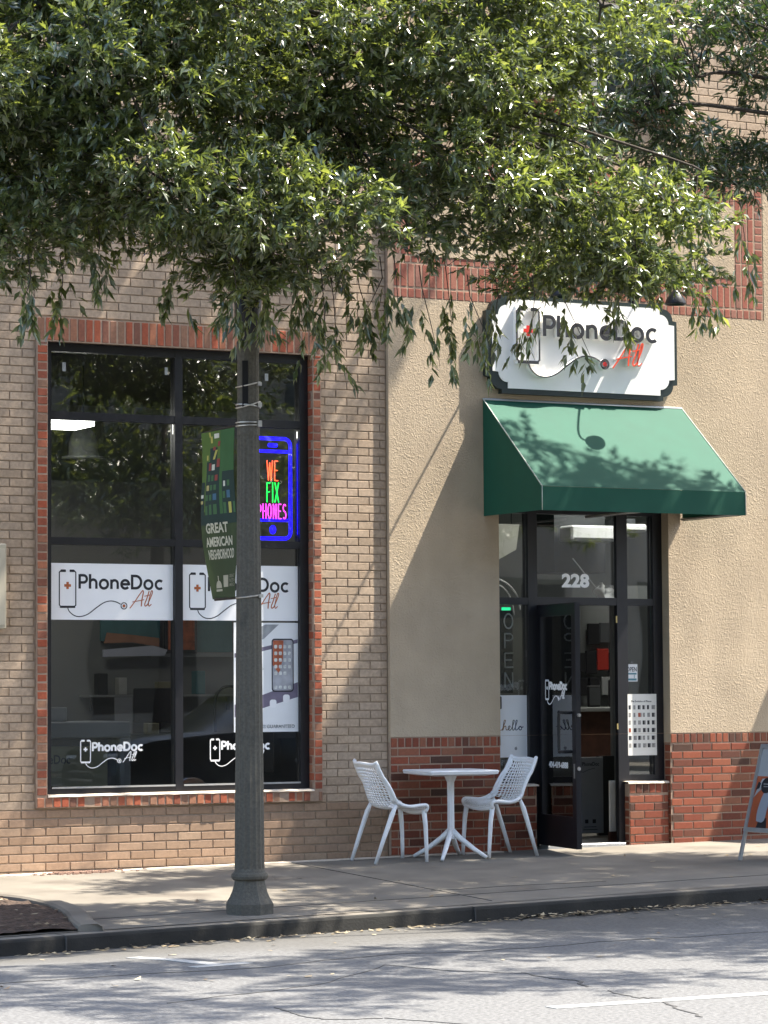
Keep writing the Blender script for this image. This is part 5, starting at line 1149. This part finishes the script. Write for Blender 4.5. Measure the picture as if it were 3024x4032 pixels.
ST=[(9.033,-3.45,4.048,9.138,-3.34,3.54),(8.899,-3.54,4.157,8.932,-3.57,3.712),(8.658,-3.82,4.108,8.683,-3.81,3.577),(9.266,-3.39,4.135,9.373,-3.45,3.768),(9.456,-3.95,4.076,9.631,-3.92,3.545),(9.997,-3.33,4.251,10.012,-3.42,3.789),(9.708,-4.17,3.999,9.831,-4.29,3.611),(10.753,-3.69,4.085,11.037,-3.66,3.636),(10.302,-4.03,4.05,10.224,-4.13,3.756),(11.219,-3.66,4.215,11.275,-3.62,3.984),(8.706,-3.58,4.332,8.739,-3.51,3.889),(7.974,-4.14,3.964,7.891,-4.15,3.868),(8.436,-3.45,4.046,8.435,-3.31,3.856),(8.318,-3.91,4.013,8.369,-3.81,3.83),(7.761,-3.62,4.203,7.811,-3.49,3.973),(7.078,-3.99,4.229,7.094,-3.93,4.065),(7.041,-3.44,4.058,7.035,-3.45,3.873),(6.561,-4.11,3.943,6.499,-4.2,3.793),(11.632,-4.06,4.257,11.748,-4.18,4.047),(12.035,-4.06,4.684,12.129,-4.03,4.253),(9.175,-4.11,4.102,9.244,-4.03,3.855),(10.293,-3.54,4.111,10.309,-3.44,3.798),(9.401,-3.48,4.196,9.29,-3.41,3.899)]
B2=[(13.91,-1.68,6.98,0.24),(13.47,-1.97,6.75,0.24),(12.89,-2.5,6.66,0.17),(12.6,-2.54,6.47,0.18),(12.63,-2.23,6.35,0.2),(13.1,-1.92,6.42,0.22),(12.27,-2.52,6.12,0.19),(12.35,-2.06,6.06,0.19),(11.86,-2.48,5.8,0.21),(12.36,-2.23,5.85,0.21),(12.71,-2.1,6.01,0.24),(12.51,-1.65,5.85,0.17),(13.84,-1.84,6.62,0.22),(13.28,-2.3,6.4,0.17),(13.66,-2.12,6.13,0.19),(13.68,-1.86,6.34,0.23),(13.58,-2.22,5.66,0.18),(13.41,-2.1,5.57,0.22),(13.34,-1.81,5.67,0.21),(12.74,-2.3,5.5,0.19),(12.84,-1.75,5.64,0.2),(12.67,-2.55,5.64,0.19),(13.05,-2.36,5.3,0.21),(13.2,-2.53,5.32,0.18),(12.56,-2.5,5.31,0.2),(12.76,-1.62,5.65,0.2),(11.94,-2.21,5.74,0.23),(11.64,-2.51,5.56,0.19),(13.46,-1.79,6.83,0.16),(12.9,-1.83,6.8,0.19),(12.02,-2.58,6.4,0.18),(13.86,-2.14,6.68,0.19),(13.97,-2.08,5.79,0.16),(13.66,-2.38,5.41,0.24),(12.62,-2.16,5.78,0.2),(13.1,-2.51,6.97,0.18),(13.3,-1.65,7.18,0.21),(13.72,-2.09,7.21,0.16),(12.48,-2.21,6.86,0.22)]

B1=np.array(B1); B2=np.array(B2); ST=np.array(ST)
# --- main street tree: trunk just outside the left edge, crown over the pavement
t1=thing('street_tree','big oak with glossy narrow leaves hanging over the pavement across the top of the picture','tree',(6.15,-2.45,zs(6.15,-2.45)))
m=MB(); m.tube(bez([(6.15,-2.45,-.2),(6.13,-2.45,.3),(6.10,-2.48,1.5),(6.2,-2.5,2.8),(6.35,-2.6,4.4),(6.6,-2.8,6.5),(6.8,-3.0,9.0)],6),[.26]+[.2-.0045*i for i in range(36)],14); m.obj('trunk',BARK,t1,smooth=True)
def pick(B,x,y,z,k=3):
    d=((B[:,:3]-np.array([x,y,z]))**2).sum(1); return B[np.argsort(d)[:k]]
m=MB(); hubs=[(8.0,-3.2,4.9),(8.9,-3.6,5.3),(9.8,-3.8,5.2),(10.8,-3.9,5.1),(11.7,-4.0,5.0),(8.4,-3.9,5.9),(9.6,-4.1,6.2),(10.8,-4.2,6.1),(7.3,-3.0,5.0),(7.1,-3.7,5.9)]
for (a,b,c) in hubs:
    z0_=4.7+rnd.uniform(0,1.2); branch(m,[(6.25,-2.55,z0_),((6.25+a)/2,(b-2.55)/2-.1,(z0_+c)/2+.35),(a-.25,b,c+.12),(a,b,c)],.04 if a<10.5 else .02,.010 if a<10.5 else .006,8)
for (x,y,z,r) in B1:
    h=min(hubs,key=lambda q:(q[0]-x+.5)**2+(q[1]-y)**2+(q[2]-z)**2*1.2)
    branch(m,[h,((h[0]+x)/2,(h[1]+y)/2,(h[2]+z)/2+.10),(x,y,z)],.016,.005,5)
m.obj('limb',BARK,t1,smooth=True)
T0,T1=blob_twigs(B1,48,flat=.72)
# hanging strands
s0=[];s1=[]
for (a,b,c,d,e,f) in ST:
    for k in range(7):
        s_=k/7; p=np.array([a+(d-a)*s_,b+(e-b)*s_,c+(f-c)*s_])+rng.normal(size=3)*.035; q=p+np.array([rng.normal()*.05,rng.normal()*.05,-.14]); s0.append(p); s1.append(q)
m=MB()
for (a,b,c,d,e,f) in ST: m.tube([(a,b,c+.15),(a+.02,b,c),((a+d)/2+.015,(b+e)/2,(c+f)/2),(d,e,f)],[.005,.004,.003,.0015],4,cap=False)
m.each('hanging_twig',BARK,t1)
P,D,N,L_,W_=twig_leaves(T0,T1,17,.068,.025,droop=.35)
P2,D2,N2_,L2,W2=twig_leaves(np.array(s0),np.array(s1),10,.092,.028,droop=1.0,spread=.8)
leaves_mesh('crown',np.concatenate([P,P2]),np.concatenate([D,D2]),np.concatenate([N,N2_]),np.concatenate([L_,L2]),np.concatenate([W_,W2]),LEAF,t1)
twigs_obj('twig',T0,T1,t1,every=3)
# upper crown above the picture: shades wall, pavement and kerb
UP=[]
def scatter(n,x0,x1,y0,y1,z0,z1,r0=.3,r1=.55,keep=None):
    for i in range(n):
        x,y,z=rng.uniform(x0,x1),rng.uniform(y0,y1),rng.uniform(z0,z1)
        if keep and not keep(x,y,z): continue
        UP.append((x,y,z,rng.uniform(r0,r1)))
def lit(x,y,z): return not (8.2<x<14.4 and -6.6<y<-2.4)
scatter(270, 7.0,19.5, -7.8,-2.6, 6.9,8.8, keep=lit)
scatter(26, 8.5,19.0, -9.4,-7.8, 6.9,8.2)
scatter(66, 14.3,18.6, -5.2,-2.0, 7.2,8.8)
def cast(n,fx,t0,t1,r):      # boughs high up that dapple a patch: fx() gives a point of the patch
    for i in range(n):
        x,y,z=fx(); t=rng.uniform(t0,t1); UP.append((x+3.14*t,y-t,z+5.5*t,rng.uniform(r*.7,r*1.2)))
U=rng.uniform
cast(36,lambda:(U(5.8,8.5),0,U(3.1,4.8)),.72,1.05,.22)
cast(42,lambda:(U(8.4,10.0),0,U(2.3,4.4)),.78,1.05,.22)
cast(3,lambda:(U(11.2,11.4),0,U(3.9,4.6)),.72,.95,.18)
cast(26,lambda:(U(12.3,14.2),-.85-U(0,.12),U(2.92,3.06)),.70,1.0,.13)
cast(8,lambda:(U(12.25,12.6),-.45,U(3.2,3.6)),.70,1.0,.13)
UPall=np.array(UP); UPa=UPall[UPall[:,0]<=14.6]; UPb=UPall[UPall[:,0]>14.6]
def upper(UPx,parent,root,material):
    T0,T1=blob_twigs(UPx,22,flat=.7,lt=.3)
    P,D,N,L_,W_=twig_leaves(T0,T1,10,.125,.032,droop=.3)
    leaves_mesh('upper_crown',P,D,N,L_,W_,material,parent)
    m=MB(); hb=UPx[rng.choice(len(UPx),min(9,len(UPx)),replace=False)]
    for (x,y,z,r) in hb: branch(m,[root,(root[0]*.6+x*.4,root[1]*.6+y*.4,root[2]*.55+z*.45+.25),(x,y,z)],.045,.015,7)
    for (x,y,z,r) in UPx:
        h=hb[np.argmin(((hb[:,:3]-np.array([x,y,z]))**2).sum(1))]
        if abs(h[0]-x)+abs(h[1]-y)+abs(h[2]-z)>.3: branch(m,[tuple(h[:3]),((h[0]+x)/2+rnd.uniform(-.1,.1),(h[1]+y)/2+rnd.uniform(-.1,.1),(h[2]+z)/2+.12),(x,y,z)],.011,.004,4)
    m.obj('upper_limb',BARK,parent,smooth=True)
upper(UPa,t1,(6.7,-2.9,7.4),LEAF)
# --- second tree: trunk beyond the right edge, shaded boughs nearer the wall
t2=thing('street_tree','darker shaded oak boughs reaching in from the upper right, close to the wall','tree',(17.6,-2.6,zs(17.6,-2.6)))
m=MB(); m.tube(bez([(17.6,-2.6,-.2),(17.6,-2.6,.5),(17.5,-2.6,2.5),(17.4,-2.6,4.5),(17.3,-2.7,7.5)],6),[.24]+[.19-.005*i for i in range(24)],14); m.obj('trunk',BARK,t2,smooth=True)
m=MB(); hubs2=[(14.2,-2.1,5.45),(13.4,-2.1,5.35),(13.0,-2.1,6.2),(13.9,-2.2,6.5),(12.6,-2.2,5.9),(14.6,-2.1,6.2)]
for (a,b,c) in hubs2: branch(m,[(17.4,-2.6,5.2),(16.0,-2.3,(c+5.4)/2+.1),(a+.6,b,c+.06),(a,b,c)],.035,.009,8)
for (x,y,z,r) in B2:
    h=min(hubs2,key=lambda q:(q[0]-x-.3)**2+(q[1]-y)**2+(q[2]-z)**2*1.2); branch(m,[h,((h[0]+x)/2,(h[1]+y)/2,(h[2]+z)/2+.05),(x,y,z)],.010,.004,5)
m.obj('limb',BARK,t2,smooth=True)
T0,T1=blob_twigs(B2,54,flat=.75)
P,D,N,L_,W_=twig_leaves(T0,T1,11,.095,.024,droop=.5)
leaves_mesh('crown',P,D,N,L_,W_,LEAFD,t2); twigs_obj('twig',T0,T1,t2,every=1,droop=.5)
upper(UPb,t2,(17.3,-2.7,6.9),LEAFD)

# ------------------------------------------------------------------ the far side of the street (seen mirrored in the glass)
OB=thing('opposite_building','plain taupe building with pale ledges on the far side of the street','building',(16,-34,0))
m=MB(); m.box(-12,46,-40,-31,-.5,14); m.obj('wall',mat('taupe_render',(.34,.30,.25),.9,var=.08,vscale=.6),OB)
m=MB(); 
for z in (4.86,5.5): m.box(-12,46,-31.0,-30.85,z,z+.08)
m.obj('ledge',mat('pale_ledge_paint',(.6,.6,.57),.8),OB)
for i in range(12):
    m=MB(); x=-8+i*4.2; m.box(x,x+2.2,-31.06,-30.97,.9,3.6); m.box(x,x+2.2,-31.06,-30.97,7,9.4); m.each('window',mat('far_glass_%d'%i,(.02,.025,.03),.1) if i==0 else MATS['far_glass_0'],OB)
m=MB(); m.box(-20,60,-31,-26,-.30,-.16); structure(m.obj('far_sidewalk',CONC))
for k,(x,y,h,lab) in enumerate(((16.0,-27.0,1.0,'street tree across the road, opposite the shop window'),(21.5,-28.0,1.15,'street tree across the road, right of the first'),(10.5,-28.0,1.05,'street tree across the road, left of the first'),(27.5,-27.5,1.1,'street tree across the road, opposite the door'))):
    t=thing('street_tree',lab,'tree',(x,y,-.2),'trees across the road')
    m=MB(); m.tube([(x,y,-.2),(x+.1,y,2),(x,y,4.5),(x+.1,y,6.5)],[.2,.16,.12,.05],10); m.obj('trunk',BARK,t,smooth=True)
    BB=[(x+rng.normal()*1.25*h,y+rng.normal()*1.0,4.3+abs(rng.normal())*2.0*h,rng.uniform(.5,.8)) for _ in range(46)]
    T0,T1=blob_twigs(BB,9,lt=.5); P,D,N,L_,W_=twig_leaves(T0,T1,8,.22,.06); leaves_mesh('crown',P,D,N,L_,W_,LEAF,t)
# parked car on the far lane
def make_car(cx,cy,cz):
    t=thing('parked_car','dark grey pickup-sized car on the far lane, mirrored in the shop window','car',(cx,cy,cz))
    PAINT=mat('car_paint',(.035,.04,.045),.22,metal=.4,var=.05); GL=mat('car_glass',(.01,.012,.014),.05); TY=mat('tyre',(.015,.015,.015),.9); CH=mat('chrome',(.6,.6,.6),.15,metal=1.0)
    # side section stations along X (front at -X): x, z bottom, z belt, z top, half width bottom/top
    st=[(-2.45,.42,.70,.72,.78,.72),(-2.35,.32,.92,.95,.90,.82),(-2.0,.28,1.02,1.06,.95,.86),(-1.2,.28,1.08,1.12,.96,.88),(-.95,.28,1.10,1.20,.96,.86),(-.35,.28,1.12,1.68,.96,.70),(.2,.28,1.12,1.76,.96,.70),(1.3,.28,1.12,1.75,.96,.70),(1.9,.30,1.12,1.62,.96,.70),(2.25,.34,1.10,1.20,.93,.84),(2.42,.45,.95,.98,.85,.78)]
    m=MB(); vs=[]
    for x,zb_,zl,zt_,wb,wt in st: vs+=[(cx+x,cy+y,cz+z) for y,z in ((-wb*.92,zb_),(-wb,zb_+.15),(-wb,(zb_+zl)/2+.1),(-wb*.97,zl),(-wt,zt_-.04),(-wt*.9,zt_),(wt*.9,zt_),(wt,zt_-.04),(wb*.97,zl),(wb,(zb_+zl)/2+.1),(wb,zb_+.15),(wb*.92,zb_))]
    k=12; fs=[(i*k+j,i*k+(j+1)%k,(i+1)*k+(j+1)%k,(i+1)*k+j) for i in range(len(st)-1) for j in range(k)]+[tuple(range(k)),tuple((len(st)-1)*k+j for j in range(k))[::-1]]
    m.add(vs,fs); m.obj('body',PAINT,t,smooth=True,sharp=35)
    for s_ in (-1,1):
        m=MB(); F=frame((cx,cy+s_*.985,cz),(1,0,0),(0,0,1),(0,s_,0))
        m.add([(cx+a,cy+s_*w_,cz+z) for a,z,w_ in ((-.72,1.16,.95),(1.85,1.16,.95),(1.6,1.62,.735),(-.25,1.62,.735))],[(0,1,2,3)]); m.obj('side_window',GL,t)
        for wx in (-1.5,1.5):
            m=MB(); m.lathe([(.20,-.11),(.34,-.11),(.37,-.06),(.37,.06),(.34,.11),(.20,.11)],(0,0,0),24); w2=MB(); w2.add([(cx+wx+a,cy+s_*.86+c,cz+.37+b) for a,b,c in m.v],m.f); wh=w2.obj('wheel',TY,t,smooth=True,sharp=30)
            m=MB(); m.lathe([(.05,-.13),(.21,-.125),(.23,-.10),(.23,.10),(.21,.125),(.05,.13)],(0,0,0),20); w2=MB(); w2.add([(cx+wx+a,cy+s_*.86+c,cz+.37+b) for a,b,c in m.v],m.f); w2.obj('rim',CH,wh)
        m=MB(); m.box(cx-2.40,cx-2.2,cy+s_*.60-.18,cy+s_*.60+.18,cz+.74,cz+.88,bev=.02); m.obj('headlight',mat('lamp_glass',(.5,.5,.5),.1) if 'lamp_glass' not in MATS else MATS['lamp_glass'],t)
    m=MB(); m.add([(cx-.93,cy-.80,cz+1.19),(cx-.93,cy+.80,cz+1.19),(cx-.40,cy+.64,cz+1.66),(cx-.40,cy-.64,cz+1.66)],[(0,1,2,3)]); m.obj('windscreen',GL,t)
    m=MB()
    for z in (.55,.66,.77): m.box(cx-2.50,cx-2.44,cy-.42,cy+.42,cz+z,cz+z+.03)
    m.box(cx-2.5,cx-2.40,cy-.80,cy+.80,cz+.42,cz+.48); m.obj('grille',CH,t)
make_car(15.6,-10.9,-.29)
